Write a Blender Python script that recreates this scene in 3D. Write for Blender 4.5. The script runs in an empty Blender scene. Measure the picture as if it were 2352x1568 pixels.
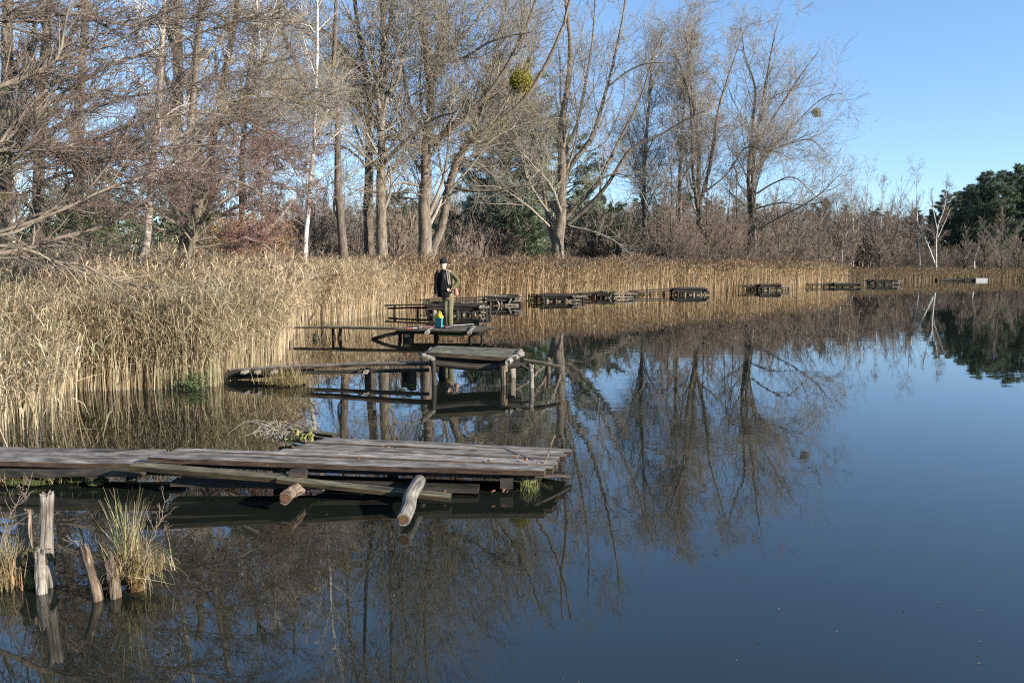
import bpy, math, random
import numpy as np
R = math.radians
C = bpy.context.scene.collection
SC = bpy.context.scene
rng = np.random.default_rng(7)
random.seed(7)

# ------------------------------------------------------------------ camera
CAMH = 1.92
PITCH = math.atan((784 - 606) / 1829.0)
cam_d = bpy.data.cameras.new('camera'); cam = bpy.data.objects.new('camera', cam_d); C.objects.link(cam)
cam_d.sensor_width = 36.0; cam_d.lens = 36.0 * 1829.0 / 2352.0
cam_d.clip_start = 0.05; cam_d.clip_end = 6000
cam.location = (0, 0, CAMH); cam.rotation_euler = (math.pi / 2 - PITCH, 0, 0)
SC.camera = cam

# ------------------------------------------------------------------ light
SUN_EL = R(19.0)
SUN_AZ = R(-30.0)                       # angle from +X towards -Y
sdir = np.array([math.cos(SUN_EL) * math.cos(SUN_AZ), math.cos(SUN_EL) * math.sin(SUN_AZ), math.sin(SUN_EL)])
W = bpy.data.worlds.new('World'); SC.world = W; W.use_nodes = True
nt = W.node_tree
bg = nt.nodes['Background']
sky = nt.nodes.new('ShaderNodeTexSky'); sky.sky_type = 'NISHITA'; sky.sun_disc = False
sky.sun_elevation = SUN_EL
sky.sun_rotation = math.atan2(sdir[0], sdir[1])
sky.altitude = 100; sky.air_density = 0.8; sky.dust_density = 0.0; sky.ozone_density = 1.6
tint = nt.nodes.new('ShaderNodeMix'); tint.data_type = 'RGBA'; tint.blend_type = 'MULTIPLY'; tint.inputs[0].default_value = 1
tint.inputs[7].default_value = (.84, .93, .96, 1)          # the clear cold air of the day
wtc = nt.nodes.new('ShaderNodeTexCoord'); wsx = nt.nodes.new('ShaderNodeSeparateXYZ'); nt.links.new(wtc.outputs['Generated'], wsx.inputs[0])
wr = nt.nodes.new('ShaderNodeValToRGB'); wr.color_ramp.elements[0].position = 0.0; wr.color_ramp.elements[0].color = (.62, .64, .76, 1); wr.color_ramp.elements[1].position = .42; wr.color_ramp.elements[1].color = (1, 1, 1, 1)
nt.links.new(wsx.outputs[2], wr.inputs[0]); t2 = nt.nodes.new('ShaderNodeMix'); t2.data_type = 'RGBA'; t2.blend_type = 'MULTIPLY'; t2.inputs[0].default_value = 1
nt.links.new(sky.outputs[0], tint.inputs[6]); nt.links.new(tint.outputs[2], t2.inputs[6]); nt.links.new(wr.outputs[0], t2.inputs[7]); nt.links.new(t2.outputs[2], bg.inputs[0]); bg.inputs[1].default_value = 0.125
sun_d = bpy.data.lights.new('sun', 'SUN'); sun_d.energy = 4.6; sun_d.angle = R(0.5); sun_d.color = (1.0, 0.93, 0.82)
sun = bpy.data.objects.new('sun', sun_d); C.objects.link(sun)
from mathutils import Vector, Matrix
sun.rotation_euler = Vector((-sdir[0], -sdir[1], -sdir[2])).to_track_quat('-Z', 'Y').to_euler()
sun.location = (60, -20, 30)
SC.view_settings.view_transform = 'Standard'; SC.view_settings.look = 'None'
SC.view_settings.exposure = 1.27; SC.view_settings.gamma = 1.0
SC.cycles.max_bounces = 6; SC.cycles.diffuse_bounces = 2; SC.cycles.glossy_bounces = 3
SC.cycles.transmission_bounces = 2; SC.cycles.transparent_max_bounces = 4
SC.cycles.filter_width = 1.1; SC.cycles.use_denoising = False; SC.cycles.sample_clamp_indirect = 2.0; SC.cycles.volume_bounces = 0
SC.cycles.caustics_reflective = False; SC.cycles.caustics_refractive = False

# ------------------------------------------------------------------ survey helpers
SP, CP = math.sin(PITCH), math.cos(PITCH)
def ray(x, y):
    u = (x - 1176) / 1829.0; v = -(y - 784) / 1829.0
    return np.array([u, CP + v * SP, -SP + v * CP])
def at(x, y, Y):                       # the point seen there at distance Y
    d = ray(x, y); return np.array([0, 0, CAMH]) + d * (Y / d[1])
def on(x, y, z=0.0):                   # the point seen there at height z
    d = ray(x, y); return np.array([0, 0, CAMH]) + d * ((z - CAMH) / d[2])
def catmull(P, n):
    P = np.asarray(P, float)
    if len(P) < 3:
        t = np.linspace(0, 1, n)[:, None]; return P[0] * (1 - t) + P[-1] * t
    Q = np.vstack([2 * P[0] - P[1], P, 2 * P[-1] - P[-2]])
    out = []
    for s in np.linspace(0, len(P) - 1 - 1e-9, n):
        i = int(s); t = s - i; a, b, c, d = Q[i], Q[i + 1], Q[i + 2], Q[i + 3]
        out.append(.5 * ((2 * b) + (-a + c) * t + (2 * a - 5 * b + 4 * c - d) * t * t + (-a + 3 * b - 3 * c + d) * t ** 3))
    return np.array(out)

# ------------------------------------------------------------------ object helpers
def tag(o, label=None, cat=None, group=None, kind=None):
    if label: o['label'] = label
    if cat: o['category'] = cat
    if group: o['group'] = group
    if kind: o['kind'] = kind
    return o
def empty(name, loc, label=None, cat=None, group=None):
    o = bpy.data.objects.new(name, None); C.objects.link(o); o.location = loc; o.empty_display_size = .2
    return tag(o, label, cat, group)
def link(name, me, mat, parent=None):
    o = bpy.data.objects.new(name, me); C.objects.link(o)
    if mat: me.materials.append(mat)
    if parent:
        o.parent = parent
        o.matrix_parent_inverse = Matrix.Translation(-Vector(parent.location)) if tuple(parent.rotation_euler) == (0, 0, 0) else parent.matrix_basis.inverted()
    return o
def npmesh(name, V, F, col=None, uv=None, smooth=True):
    """V (n,3) float, F (m,k) int all same k"""
    me = bpy.data.meshes.new(name)
    n, (m, k) = len(V), F.shape
    me.vertices.add(n); me.vertices.foreach_set('co', np.ascontiguousarray(V, np.float32).ravel())
    me.loops.add(m * k); me.loops.foreach_set('vertex_index', np.ascontiguousarray(F, np.int32).ravel())
    me.polygons.add(m); me.polygons.foreach_set('loop_start', np.arange(0, m * k, k, dtype=np.int32))
    me.polygons.foreach_set('loop_total', np.full(m, k, np.int32))
    me.polygons.foreach_set('use_smooth', np.full(m, smooth, bool))
    me.update(calc_edges=True)
    if col is not None:
        a = me.color_attributes.new('col', 'FLOAT_COLOR', 'POINT')
        c = np.ones((n, 4), np.float32); c[:, :3] = col; a.data.foreach_set('color', c.ravel())
    return me

def unit(v): return v / np.maximum(np.linalg.norm(v, axis=-1, keepdims=True), 1e-9)
def tubes(P, Rr, S):
    """P (N,K,3) paths, Rr (N,K) radii -> V,F"""
    N, K, _ = P.shape
    T = np.empty_like(P); T[:, 1:-1] = P[:, 2:] - P[:, :-2]; T[:, 0] = P[:, 1] - P[:, 0]; T[:, -1] = P[:, -1] - P[:, -2]
    T = unit(T)
    mt = unit(P[:, -1] - P[:, 0])
    ref = np.where(np.abs(mt[:, 2:3]) > .8, np.array([[1., 0, 0]]), np.array([[0, 0, 1.]]))[:, None, :]
    U = unit(np.cross(T, np.broadcast_to(ref, T.shape))); Vv = np.cross(T, U)
    a = np.arange(S) * 2 * np.pi / S
    V = P[:, :, None, :] + Rr[:, :, None, None] * (np.cos(a)[None, None, :, None] * U[:, :, None, :] + np.sin(a)[None, None, :, None] * Vv[:, :, None, :])
    idx = np.arange(N * K * S).reshape(N, K, S)
    A = idx[:, :-1, :]; B = np.roll(A, -1, 2); D = idx[:, 1:, :]; E = np.roll(D, -1, 2)
    F = np.stack([A, B, E, D], -1).reshape(-1, 4)
    return V.reshape(-1, 3), F
def join(parts):
    Vs, Fs, Cs, o = [], [], [], 0
    for p in parts:
        Vs.append(p[0]); Fs.append(p[1] + o); o += len(p[0])
        if len(p) > 2: Cs.append(p[2])
    return np.vstack(Vs), np.vstack(Fs), (np.vstack(Cs) if Cs else None)
def ribbons(P, Wd, side):
    """P (N,K,3), Wd (N,K) half widths, side (N,3)"""
    N, K, _ = P.shape
    V = np.stack([P - Wd[..., None] * side[:, None, :], P + Wd[..., None] * side[:, None, :]], 2)
    idx = np.arange(N * K * 2).reshape(N, K, 2)
    F = np.stack([idx[:, :-1, 0], idx[:, :-1, 1], idx[:, 1:, 1], idx[:, 1:, 0]], -1).reshape(-1, 4)
    return V.reshape(-1, 3), F

class MB:
    """collects chamfered boards, logs and lumps into one small mesh"""
    def __init__(s): s.v = []; s.f = []; s.u = []; s.c = []
    def add(s, V, F, UV, col):
        o = len(s.v); s.v += [tuple(p) for p in V]; s.f += [tuple(int(i) + o for i in f) for f in F]
        s.u += [tuple(q) for q in UV]; s.c += [col] * len(V)
    def board(s, a, b, w, t, up=(0, 0, 1), n=8, warp=.004, ch=.004, col=None, side=None):
        a = np.array(a, float); b = np.array(b, float); d = unit(b - a); up = np.array(up, float)
        sd = unit(np.cross(d, up)) if side is None else unit(np.array(side, float)); up = unit(np.cross(sd, d))
        hw, ht = w / 2, t / 2
        prof = [(-hw + ch, ht), (hw - ch, ht), (hw, ht - ch), (hw, -ht + ch), (hw - ch, -ht), (-hw + ch, -ht), (-hw, -ht + ch), (-hw, ht - ch)]
        V = []; UV = []; L = np.linalg.norm(b - a); o = random.uniform(0, 50); vo = random.uniform(0, 20)
        ph = random.uniform(0, 6)
        for i in range(n + 1):
            q = i / n; c = a + (b - a) * q + up * (warp * math.sin(ph + q * 5) + random.uniform(-.3, .3) * warp) + sd * random.uniform(-.4, .4) * warp
            for k, (x, z) in enumerate(prof):
                e = random.uniform(-1, 1) * warp * .35
                V.append(c + sd * (x + e) + up * (z + e * .5)); UV.append((o + q * L, vo + k * .045))
        F = []
        for i in range(n):
            for k in range(8):
                k2 = (k + 1) % 8; F.append((i * 8 + k, i * 8 + k2, i * 8 + 8 + k2, i * 8 + 8 + k))
        F.append(tuple(range(7, -1, -1))); F.append(tuple(n * 8 + k for k in range(8)))
        s.add(V, F, UV, col if col is not None else random.random())
    def log(s, pts, r0, r1=None, S=12, n=10, rough=.06, cap=True, col=None, jag=0):
        r1 = r0 if r1 is None else r1
        P = catmull(pts, n + 1); V = []; UV = []; F = []
        T = unit(np.gradient(P, axis=0)); m = unit(P[-1] - P[0])
        ref = np.array([1., 0, 0]) if abs(m[2]) > .8 else np.array([0, 0, 1.])
        o = random.uniform(0, 50); k1, k2, k3 = [random.uniform(0, 6) for _ in range(3)]
        for i in range(n + 1):
            U = unit(np.cross(T[i], ref)); Q = np.cross(T[i], U); q = i / n; r = r0 + (r1 - r0) * q
            for k in range(S):
                a = 2 * math.pi * k / S
                rr = r * (1 + rough * (math.sin(2 * a + k1 + q * 2) + .7 * math.sin(3 * a + k2 - q * 3) + .6 * math.sin(q * 9 + k3) + random.uniform(-.5, .5)))
                c = P[i] + U * math.cos(a) * rr + Q * math.sin(a) * rr
                if jag and i == n: c = c + T[i] * (random.uniform(-1, .8) * jag)
                V.append(c); UV.append((o + q * 1.0, k * r * 6 / S))
        for i in range(n):
            for k in range(S):
                k2_ = (k + 1) % S; F.append((i * S + k, i * S + k2_, i * S + S + k2_, i * S + S + k))
        if cap:
            for base, sgn in ((0, 1), (n * S, -1)):
                V.append(P[0] if base == 0 else P[-1] - T[-1] * (jag * .6)); UV.append((o, 0)); c = len(V) - 1
                for k in range(S):
                    k2_ = (k + 1) % S
                    F.append((base + k2_, base + k, c) if sgn > 0 else (base + k, base + k2_, c))
        s.add(V, F, UV, col if col is not None else random.random())
    def loft(s, rings, S=14, cap=True, col=.5, rough=0.):
        """rings: (centre, rx, ry) horizontal ellipses, or (centre, rx, ry, axis)"""
        V = []; UV = []; F = []
        for i, rg in enumerate(rings):
            c = np.array(rg[0], float); ax = unit(np.array(rg[3], float)) if len(rg) > 3 else np.array([0, 0, 1.])
            U = unit(np.cross(np.array([0, 1., 0]), ax)) if abs(ax[1]) < .9 else np.array([1., 0, 0]); Q = np.cross(ax, U)
            for k in range(S):
                a = 2 * math.pi * k / S; e = 1 + random.uniform(-rough, rough)
                V.append(c + U * math.cos(a) * rg[1] * e + Q * math.sin(a) * rg[2] * e); UV.append((k / S, i * .1))
        for i in range(len(rings) - 1):
            for k in range(S):
                k2 = (k + 1) % S; F.append((i * S + k, i * S + k2, (i + 1) * S + k2, (i + 1) * S + k))
        if cap: F.append(tuple(range(S - 1, -1, -1))); F.append(tuple((len(rings) - 1) * S + k for k in range(S)))
        s.add(V, F, UV, col)
    def build(s, name, mat, parent=None, smooth=False, subd=0):
        me = bpy.data.meshes.new(name); me.from_pydata(s.v, [], s.f); me.update()
        uvl = me.uv_layers.new(name='UVMap'); li = np.empty(len(me.loops), np.int32); me.loops.foreach_get('vertex_index', li)
        uvl.data.foreach_set('uv', np.array(s.u, np.float32)[li].ravel())
        a = me.color_attributes.new('col', 'FLOAT_COLOR', 'POINT')
        c = np.ones((len(s.v), 4), np.float32); c[:, :3] = np.array(s.c, np.float32)[:, None]; a.data.foreach_set('color', c.ravel())
        me.polygons.foreach_set('use_smooth', np.full(len(me.polygons), smooth, bool))
        o = link(name, me, mat, parent)
        if subd:
            md = o.modifiers.new('sub', 'SUBSURF'); md.levels = subd; md.render_levels = subd
        return o

# ------------------------------------------------------------------ materials
def newmat(name):
    m = bpy.data.materials.new(name); m.use_nodes = True; t = m.node_tree
    return m, t, t.nodes['Principled BSDF'], t.nodes, t.links
def N(nodes, kind, **kw):
    n = nodes.new(kind)
    for k, v in kw.items():
        if k in n.inputs: n.inputs[k].default_value = v
        else: setattr(n, k, v)
    return n
def ramp(nodes, stops):
    r = nodes.new('ShaderNodeValToRGB'); e = r.color_ramp.elements
    while len(e) < len(stops): e.new(.5)
    for i, (p, c) in enumerate(stops): e[i].position = p; e[i].color = (*c, 1)
    return r
def wood_mat(name, dark, mid, light, moss=None, moss_amt=.0, rough=.8, streak=1.0, spec=.3, sides=None):
    m, t, b, n, l = newmat(name)
    uv = n.new('ShaderNodeUVMap'); at_ = N(n, 'ShaderNodeVertexColor', layer_name='col')
    mp = n.new('ShaderNodeMapping'); mp.inputs['Scale'].default_value = (4.5, 60, 1); l.new(uv.outputs[0], mp.inputs[0])
    no = N(n, 'ShaderNodeTexNoise', Scale=1.0, Detail=6, Roughness=.65); l.new(mp.outputs[0], no.inputs['Vector'])
    mp2 = n.new('ShaderNodeMapping'); mp2.inputs['Scale'].default_value = (5, 9, 1); l.new(uv.outputs[0], mp2.inputs[0])
    no2 = N(n, 'ShaderNodeTexNoise', Scale=1.0, Detail=4); l.new(mp2.outputs[0], no2.inputs['Vector'])
    r = ramp(n, [(.28, dark), (.5, mid), (.74, light)]); l.new(no.outputs[0], r.inputs[0])
    # per-board tone
    ad = N(n, 'ShaderNodeMath', operation='MULTIPLY_ADD'); l.new(at_.outputs[0], ad.inputs[0]); ad.inputs[1].default_value = .5; ad.inputs[2].default_value = .75
    mu = N(n, 'ShaderNodeMix', data_type='RGBA', blend_type='MULTIPLY'); mu.inputs[0].default_value = 1
    l.new(r.outputs[0], mu.inputs[6]); l.new(ad.outputs[0], mu.inputs[7])
    r2 = ramp(n, [(.35, (.55, .55, .55)), (.65, (1.15, 1.15, 1.15))]); l.new(no2.outputs[0], r2.inputs[0])
    mu2 = N(n, 'ShaderNodeMix', data_type='RGBA', blend_type='MULTIPLY'); mu2.inputs[0].default_value = streak
    l.new(mu.outputs[2], mu2.inputs[6]); l.new(r2.outputs[0], mu2.inputs[7]); out = mu2.outputs[2]
    mp3 = n.new('ShaderNodeMapping'); mp3.inputs['Scale'].default_value = (1.6, 30, 1); mp3.inputs['Location'].default_value = (7, 3, 0); l.new(uv.outputs[0], mp3.inputs[0])
    n3 = N(n, 'ShaderNodeTexNoise', Scale=1.0, Detail=3, Roughness=.6, Distortion=.6); l.new(mp3.outputs[0], n3.inputs['Vector'])
    r3 = ramp(n, [(.36, (.22, .2, .18)), (.42, (1, 1, 1))]); l.new(n3.outputs[0], r3.inputs[0])      # splits and cracks
    mu3 = N(n, 'ShaderNodeMix', data_type='RGBA', blend_type='MULTIPLY'); mu3.inputs[0].default_value = .85
    l.new(out, mu3.inputs[6]); l.new(r3.outputs[0], mu3.inputs[7]); out = mu3.outputs[2]
    if moss:
        tc = n.new('ShaderNodeTexCoord'); ge = n.new('ShaderNodeNewGeometry')
        nm = N(n, 'ShaderNodeTexNoise', Scale=7, Detail=5, Roughness=.7); l.new(tc.outputs['Object'], nm.inputs['Vector'])
        rm = ramp(n, [(.62 - moss_amt, (0, 0, 0)), (.74 - moss_amt, (1, 1, 1))]); l.new(nm.outputs[0], rm.inputs[0])
        mm = N(n, 'ShaderNodeMix', data_type='RGBA'); l.new(rm.outputs[0], mm.inputs[0]); l.new(out, mm.inputs[6]); mm.inputs[7].default_value = (*moss, 1); out = mm.outputs[2]
    if sides:                              # sides and undersides multiplied darker and browner, upward faces keep the board tone
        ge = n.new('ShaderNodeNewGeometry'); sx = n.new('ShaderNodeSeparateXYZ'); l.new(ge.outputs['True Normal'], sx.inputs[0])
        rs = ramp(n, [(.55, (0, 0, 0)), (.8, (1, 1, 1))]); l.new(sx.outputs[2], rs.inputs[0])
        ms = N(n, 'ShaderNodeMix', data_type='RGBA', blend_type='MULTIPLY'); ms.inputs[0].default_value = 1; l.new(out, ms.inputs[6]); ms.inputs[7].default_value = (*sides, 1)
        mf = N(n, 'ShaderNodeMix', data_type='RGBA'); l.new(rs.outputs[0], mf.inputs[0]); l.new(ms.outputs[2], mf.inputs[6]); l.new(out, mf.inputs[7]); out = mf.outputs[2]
    l.new(out, b.inputs['Base Color']); b.inputs['Roughness'].default_value = rough; b.inputs['Specular IOR Level'].default_value = spec
    bu = N(n, 'ShaderNodeBump', Strength=.55, Distance=.006); l.new(no.outputs[0], bu.inputs['Height']); l.new(bu.outputs[0], b.inputs['Normal'])
    return m
def bark_mat(name, dark, light, scale=3., green=None, gamt=.1, stretch=.25, rough=.9):
    m, t, b, n, l = newmat(name)
    tc = n.new('ShaderNodeTexCoord'); mp = n.new('ShaderNodeMapping'); mp.inputs['Scale'].default_value = (1, 1, stretch); l.new(tc.outputs['Object'], mp.inputs[0])
    no = N(n, 'ShaderNodeTexNoise', Scale=scale * 4, Detail=7, Roughness=.7); l.new(mp.outputs[0], no.inputs['Vector'])
    r = ramp(n, [(.35, dark), (.65, light)]); l.new(no.outputs[0], r.inputs[0]); out = r.outputs[0]
    if green:
        n2 = N(n, 'ShaderNodeTexNoise', Scale=scale * .8, Detail=4); l.new(tc.outputs['Object'], n2.inputs['Vector'])
        rm = ramp(n, [(.6 - gamt, (0, 0, 0)), (.7 - gamt, (1, 1, 1))]); l.new(n2.outputs[0], rm.inputs[0])
        mm = N(n, 'ShaderNodeMix', data_type='RGBA'); l.new(rm.outputs[0], mm.inputs[0]); l.new(out, mm.inputs[6]); mm.inputs[7].default_value = (*green, 1); out = mm.outputs[2]
    l.new(out, b.inputs['Base Color']); b.inputs['Roughness'].default_value = rough; b.inputs['Specular IOR Level'].default_value = .2
    bu = N(n, 'ShaderNodeBump', Strength=.7, Distance=.03); l.new(no.outputs[0], bu.inputs['Height']); l.new(bu.outputs[0], b.inputs['Normal'])
    return m
def attr_mat(name, rough=.75, transl=.3, spec=.2):
    m, t, b, n, l = newmat(name)
    a = N(n, 'ShaderNodeVertexColor', layer_name='col'); l.new(a.outputs[0], b.inputs['Base Color'])
    b.inputs['Roughness'].default_value = rough; b.inputs['Specular IOR Level'].default_value = spec
    if transl:
        tr = n.new('ShaderNodeBsdfTranslucent'); l.new(a.outputs[0], tr.inputs[0]); mx = n.new('ShaderNodeMixShader'); mx.inputs[0].default_value = transl
        l.new(b.outputs[0], mx.inputs[1]); l.new(tr.outputs[0], mx.inputs[2]); l.new(mx.outputs[0], n['Material Output'].inputs[0])
    return m
def plain(name, c, rough=.7, spec=.3, noise=.25, scale=12, metal=0):
    m, t, b, n, l = newmat(name)
    tc = n.new('ShaderNodeTexCoord'); no = N(n, 'ShaderNodeTexNoise', Scale=scale, Detail=4); l.new(tc.outputs['Object'], no.inputs['Vector'])
    r = ramp(n, [(.3, tuple(x * (1 - noise) for x in c)), (.7, tuple(min(1, x * (1 + noise)) for x in c))]); l.new(no.outputs[0], r.inputs[0])
    l.new(r.outputs[0], b.inputs['Base Color']); b.inputs['Roughness'].default_value = rough; b.inputs['Specular IOR Level'].default_value = spec; b.inputs['Metallic'].default_value = metal
    return m
def birch_mat():
    m, t, b, n, l = newmat('birch_bark')
    tc = n.new('ShaderNodeTexCoord'); mp = n.new('ShaderNodeMapping'); mp.inputs['Scale'].default_value = (1, 1, 5); l.new(tc.outputs['Object'], mp.inputs[0])
    no = N(n, 'ShaderNodeTexNoise', Scale=3, Detail=5, Roughness=.7); l.new(mp.outputs[0], no.inputs['Vector'])
    r = ramp(n, [(.36, (.05, .04, .035)), (.44, (.38, .35, .31)), (.7, (.62, .59, .54))]); l.new(no.outputs[0], r.inputs[0])
    l.new(r.outputs[0], b.inputs['Base Color']); b.inputs['Roughness'].default_value = .7; return m
M = dict(
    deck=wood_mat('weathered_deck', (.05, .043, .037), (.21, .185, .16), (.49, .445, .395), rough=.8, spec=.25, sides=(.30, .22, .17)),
    deck_side=wood_mat('wet_brown_wood', (.015, .011, .009), (.04, .028, .022), (.085, .06, .045), rough=.6),
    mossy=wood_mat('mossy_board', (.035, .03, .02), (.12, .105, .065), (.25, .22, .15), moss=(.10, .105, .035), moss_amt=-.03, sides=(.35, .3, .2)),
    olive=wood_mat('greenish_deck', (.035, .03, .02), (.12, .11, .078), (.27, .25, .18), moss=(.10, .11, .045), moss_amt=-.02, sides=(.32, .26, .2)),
    grey=wood_mat('bleached_wood', (.06, .045, .035), (.25, .215, .17), (.52, .47, .40), rough=.8),
    log=wood_mat('grey_log_bark', (.06, .05, .04), (.20, .18, .15), (.38, .35, .30), moss=(.13, .12, .05), moss_amt=-.03, rough=.9),
    cut=wood_mat('cut_wood', (.05, .025, .012), (.16, .08, .04), (.28, .17, .09)),
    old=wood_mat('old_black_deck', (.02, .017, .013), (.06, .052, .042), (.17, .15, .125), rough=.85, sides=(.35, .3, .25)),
    dark=wood_mat('dark_wet_wood', (.012, .01, .008), (.035, .029, .022), (.07, .058, .042), moss=(.05, .06, .02), moss_amt=-.04, rough=.7),
    rot=wood_mat('rotten_wood', (.04, .024, .014), (.17, .12, .08), (.38, .31, .24), moss=(.10, .09, .03), moss_amt=.03, rough=.95),
    bark=bark_mat('poplar_bark', (.065, .05, .038), (.25, .205, .155), 2.2),
    bark_dark=bark_mat('dark_bark', (.045, .035, .028), (.17, .135, .105), 3),
    bark_black=bark_mat('alder_bark', (.02, .016, .013), (.13, .105, .08), 3),
    bark_moss=bark_mat('mossy_bark', (.05, .045, .03), (.2, .17, .125), 3, green=(.12, .13, .045), gamt=.08),
    bark_pale=bark_mat('pale_bark', (.16, .12, .09), (.5, .42, .34), 4),
    twig=bark_mat('poplar_twig', (.17, .142, .108), (.35, .30, .235), 1.0),
    twig_y=bark_mat('lichen_twig', (.16, .13, .098), (.34, .285, .215), 1.2, green=(.31, .235, .10), gamt=.03),
    twig_r=bark_mat('alder_twig', (.09, .072, .056), (.25, .205, .16), 1.2),
    twig_b=bark_mat('brown_twig', (.135, .10, .078), (.26, .205, .16), .6),
    twig_p=bark_mat('pale_twig', (.34, .30, .26), (.6, .55, .48), 1.0),
    birch=birch_mat(),
    reed=attr_mat('reed_leaf', .7, .42), catkin=attr_mat('catkin', .8, .15), leaf=attr_mat('leaf', .6, .35), needle=attr_mat('needle', .6, .2),
    soil=plain('soil', (.06, .045, .03), .95, .1, .5, 3),
)
def water_mat():
    m, t, b, n, l = newmat('lake_water')
    b.inputs['Base Color'].default_value = (.010, .0125, .009, 1); b.inputs['Roughness'].default_value = .012; b.inputs['IOR'].default_value = 1.72
    b.inputs['Specular IOR Level'].default_value = .5
    tc = n.new('ShaderNodeTexCoord')
    def nz(sx, sy, sc, det):
        mp = n.new('ShaderNodeMapping'); mp.inputs['Scale'].default_value = (sx, sy, 1); l.new(tc.outputs['Object'], mp.inputs[0])
        q = N(n, 'ShaderNodeTexNoise', Scale=sc, Detail=det, Roughness=.5); l.new(mp.outputs[0], q.inputs['Vector']); return q
    a = nz(.55, 1.5, 1.3, 2); c = nz(1, 1.8, 7, 2)
    msk = nz(.10, .16, 1, 2); rm = ramp(n, [(.38, (.12, .12, .12)), (.62, (1.0, 1.0, 1.0))]); l.new(msk.outputs[0], rm.inputs[0])
    ad = N(n, 'ShaderNodeMath', operation='MULTIPLY_ADD'); l.new(c.outputs[0], ad.inputs[0]); ad.inputs[1].default_value = .10; l.new(a.outputs[0], ad.inputs[2])
    mu = N(n, 'ShaderNodeMath', operation='MULTIPLY'); l.new(ad.outputs[0], mu.inputs[0]); l.new(rm.outputs[0], mu.inputs[1])
    bu = N(n, 'ShaderNodeBump', Strength=1.0, Distance=.0022); l.new(mu.outputs[0], bu.inputs['Height']); l.new(bu.outputs[0], b.inputs['Normal'])
    return m

# ------------------------------------------------------------------ shore, ground, water
edge_px = [(-60, 1000), (30, 960), (90, 920), (150, 897), (330, 893), (470, 890), (540, 862), (628, 836), (668, 775), (700, 744), (790, 738), (870, 722), (930, 712),
           (1000, 703), (1150, 694), (1300, 687), (1500, 676), (1640, 670), (1800, 663), (1945, 653), (2010, 649), (2130, 645.5), (2352, 642.5), (2600, 641.5)]
EDGE = np.array([on(x, y)[:2] for x, y in edge_px])
POLY = np.vstack([[(-30, -60), (-9, -20), (-6.5, 0), (-6.2, 5)], EDGE, [(140, 96), (190, 60), (220, -20), (150, -70), (20, -60)]])
def seg_dist(P, A, B):
    AB = B - A; t = np.clip(((P - A) @ AB) / (AB @ AB), 0, 1); return np.linalg.norm(P - (A + t[:, None] * AB), axis=1)
def sdist(P):                            # >0 on land
    d = np.full(len(P), 1e9); ins = np.zeros(len(P), bool); n = len(POLY)
    for i in range(n):
        A, B = POLY[i], POLY[(i + 1) % n]; d = np.minimum(d, seg_dist(P, A, B))
        c = ((A[1] > P[:, 1]) != (B[1] > P[:, 1])) & (P[:, 0] < (B[0] - A[0]) * (P[:, 1] - A[1]) / (B[1] - A[1] + 1e-12) + A[0]); ins ^= c
    return np.where(ins, -d, d)
def gheight(P):
    s = sdist(P)
    h = np.where(s < 0, np.maximum(s * .3, -1.5), np.minimum((s - 1.0) * .10, .35))
    far = np.clip((s - 25) / 120, 0, 1); hill = np.exp(-((P[:, 0] - 150) / 75) ** 2) * 6.0
    return h + far * (1.0 + hill) + np.where(s > 3, .06 * np.sin(P[:, 0] * .9) * np.cos(P[:, 1] * .7), 0)
g = np.sinh(np.linspace(-5.2, 5.2, 260)) * 2500 / np.sinh(5.2)
gx, gy = np.meshgrid(g, g + 12, indexing='ij'); GP = np.stack([gx.ravel(), gy.ravel()], 1)
gz = gheight(GP); n_ = len(g); ii = np.arange(n_ * n_).reshape(n_, n_)
GF = np.stack([ii[:-1, :-1], ii[1:, :-1], ii[1:, 1:], ii[:-1, 1:]], -1).reshape(-1, 4)
def ground_mat():
    m, t, b, n, l = newmat('leaf_litter')
    tc = n.new('ShaderNodeTexCoord'); a = N(n, 'ShaderNodeTexNoise', Scale=6, Detail=8, Roughness=.75); l.new(tc.outputs['Object'], a.inputs['Vector'])
    r = ramp(n, [(.3, (.045, .035, .02)), (.5, (.13, .09, .05)), (.7, (.24, .17, .09))]); l.new(a.outputs[0], r.inputs[0])
    c = N(n, 'ShaderNodeTexNoise', Scale=.35, Detail=3); l.new(tc.outputs['Object'], c.inputs['Vector'])
    rm = ramp(n, [(.5, (0, 0, 0)), (.65, (1, 1, 1))]); l.new(c.outputs[0], rm.inputs[0])
    mm = N(n, 'ShaderNodeMix', data_type='RGBA'); l.new(rm.outputs[0], mm.inputs[0]); l.new(r.outputs[0], mm.inputs[6]); mm.inputs[7].default_value = (.07, .08, .03, 1)
    l.new(mm.outputs[2], b.inputs['Base Color']); b.inputs['Roughness'].default_value = 1; b.inputs['Specular IOR Level'].default_value = 0
    bu = N(n, 'ShaderNodeBump', Strength=1, Distance=.08); l.new(a.outputs[0], bu.inputs['Height']); l.new(bu.outputs[0], b.inputs['Normal']); return m
tag(link('ground', npmesh('ground', np.column_stack([GP, gz]), GF), ground_mat()), kind='structure')
WV = np.array([(-40, -70, 0), (230, -70, 0), (230, 125, 0), (-40, 125, 0)], float)
tag(link('lake_water', npmesh('lake_water', WV, np.array([[0, 1, 2, 3]]), smooth=False), water_mat()), kind='structure')
def shoreY(x):                            # how far the reed edge is in that direction
    d = ray(x, 600)[:2]; px = EDGE[:, 0] / EDGE[:, 1]; o = np.argsort(px[3:]) + 3; return float(np.interp(d[0] / d[1], px[o], EDGE[o, 1]))
def gz1(x, y): return float(gheight(np.array([[x, y]]))[0])

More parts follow.
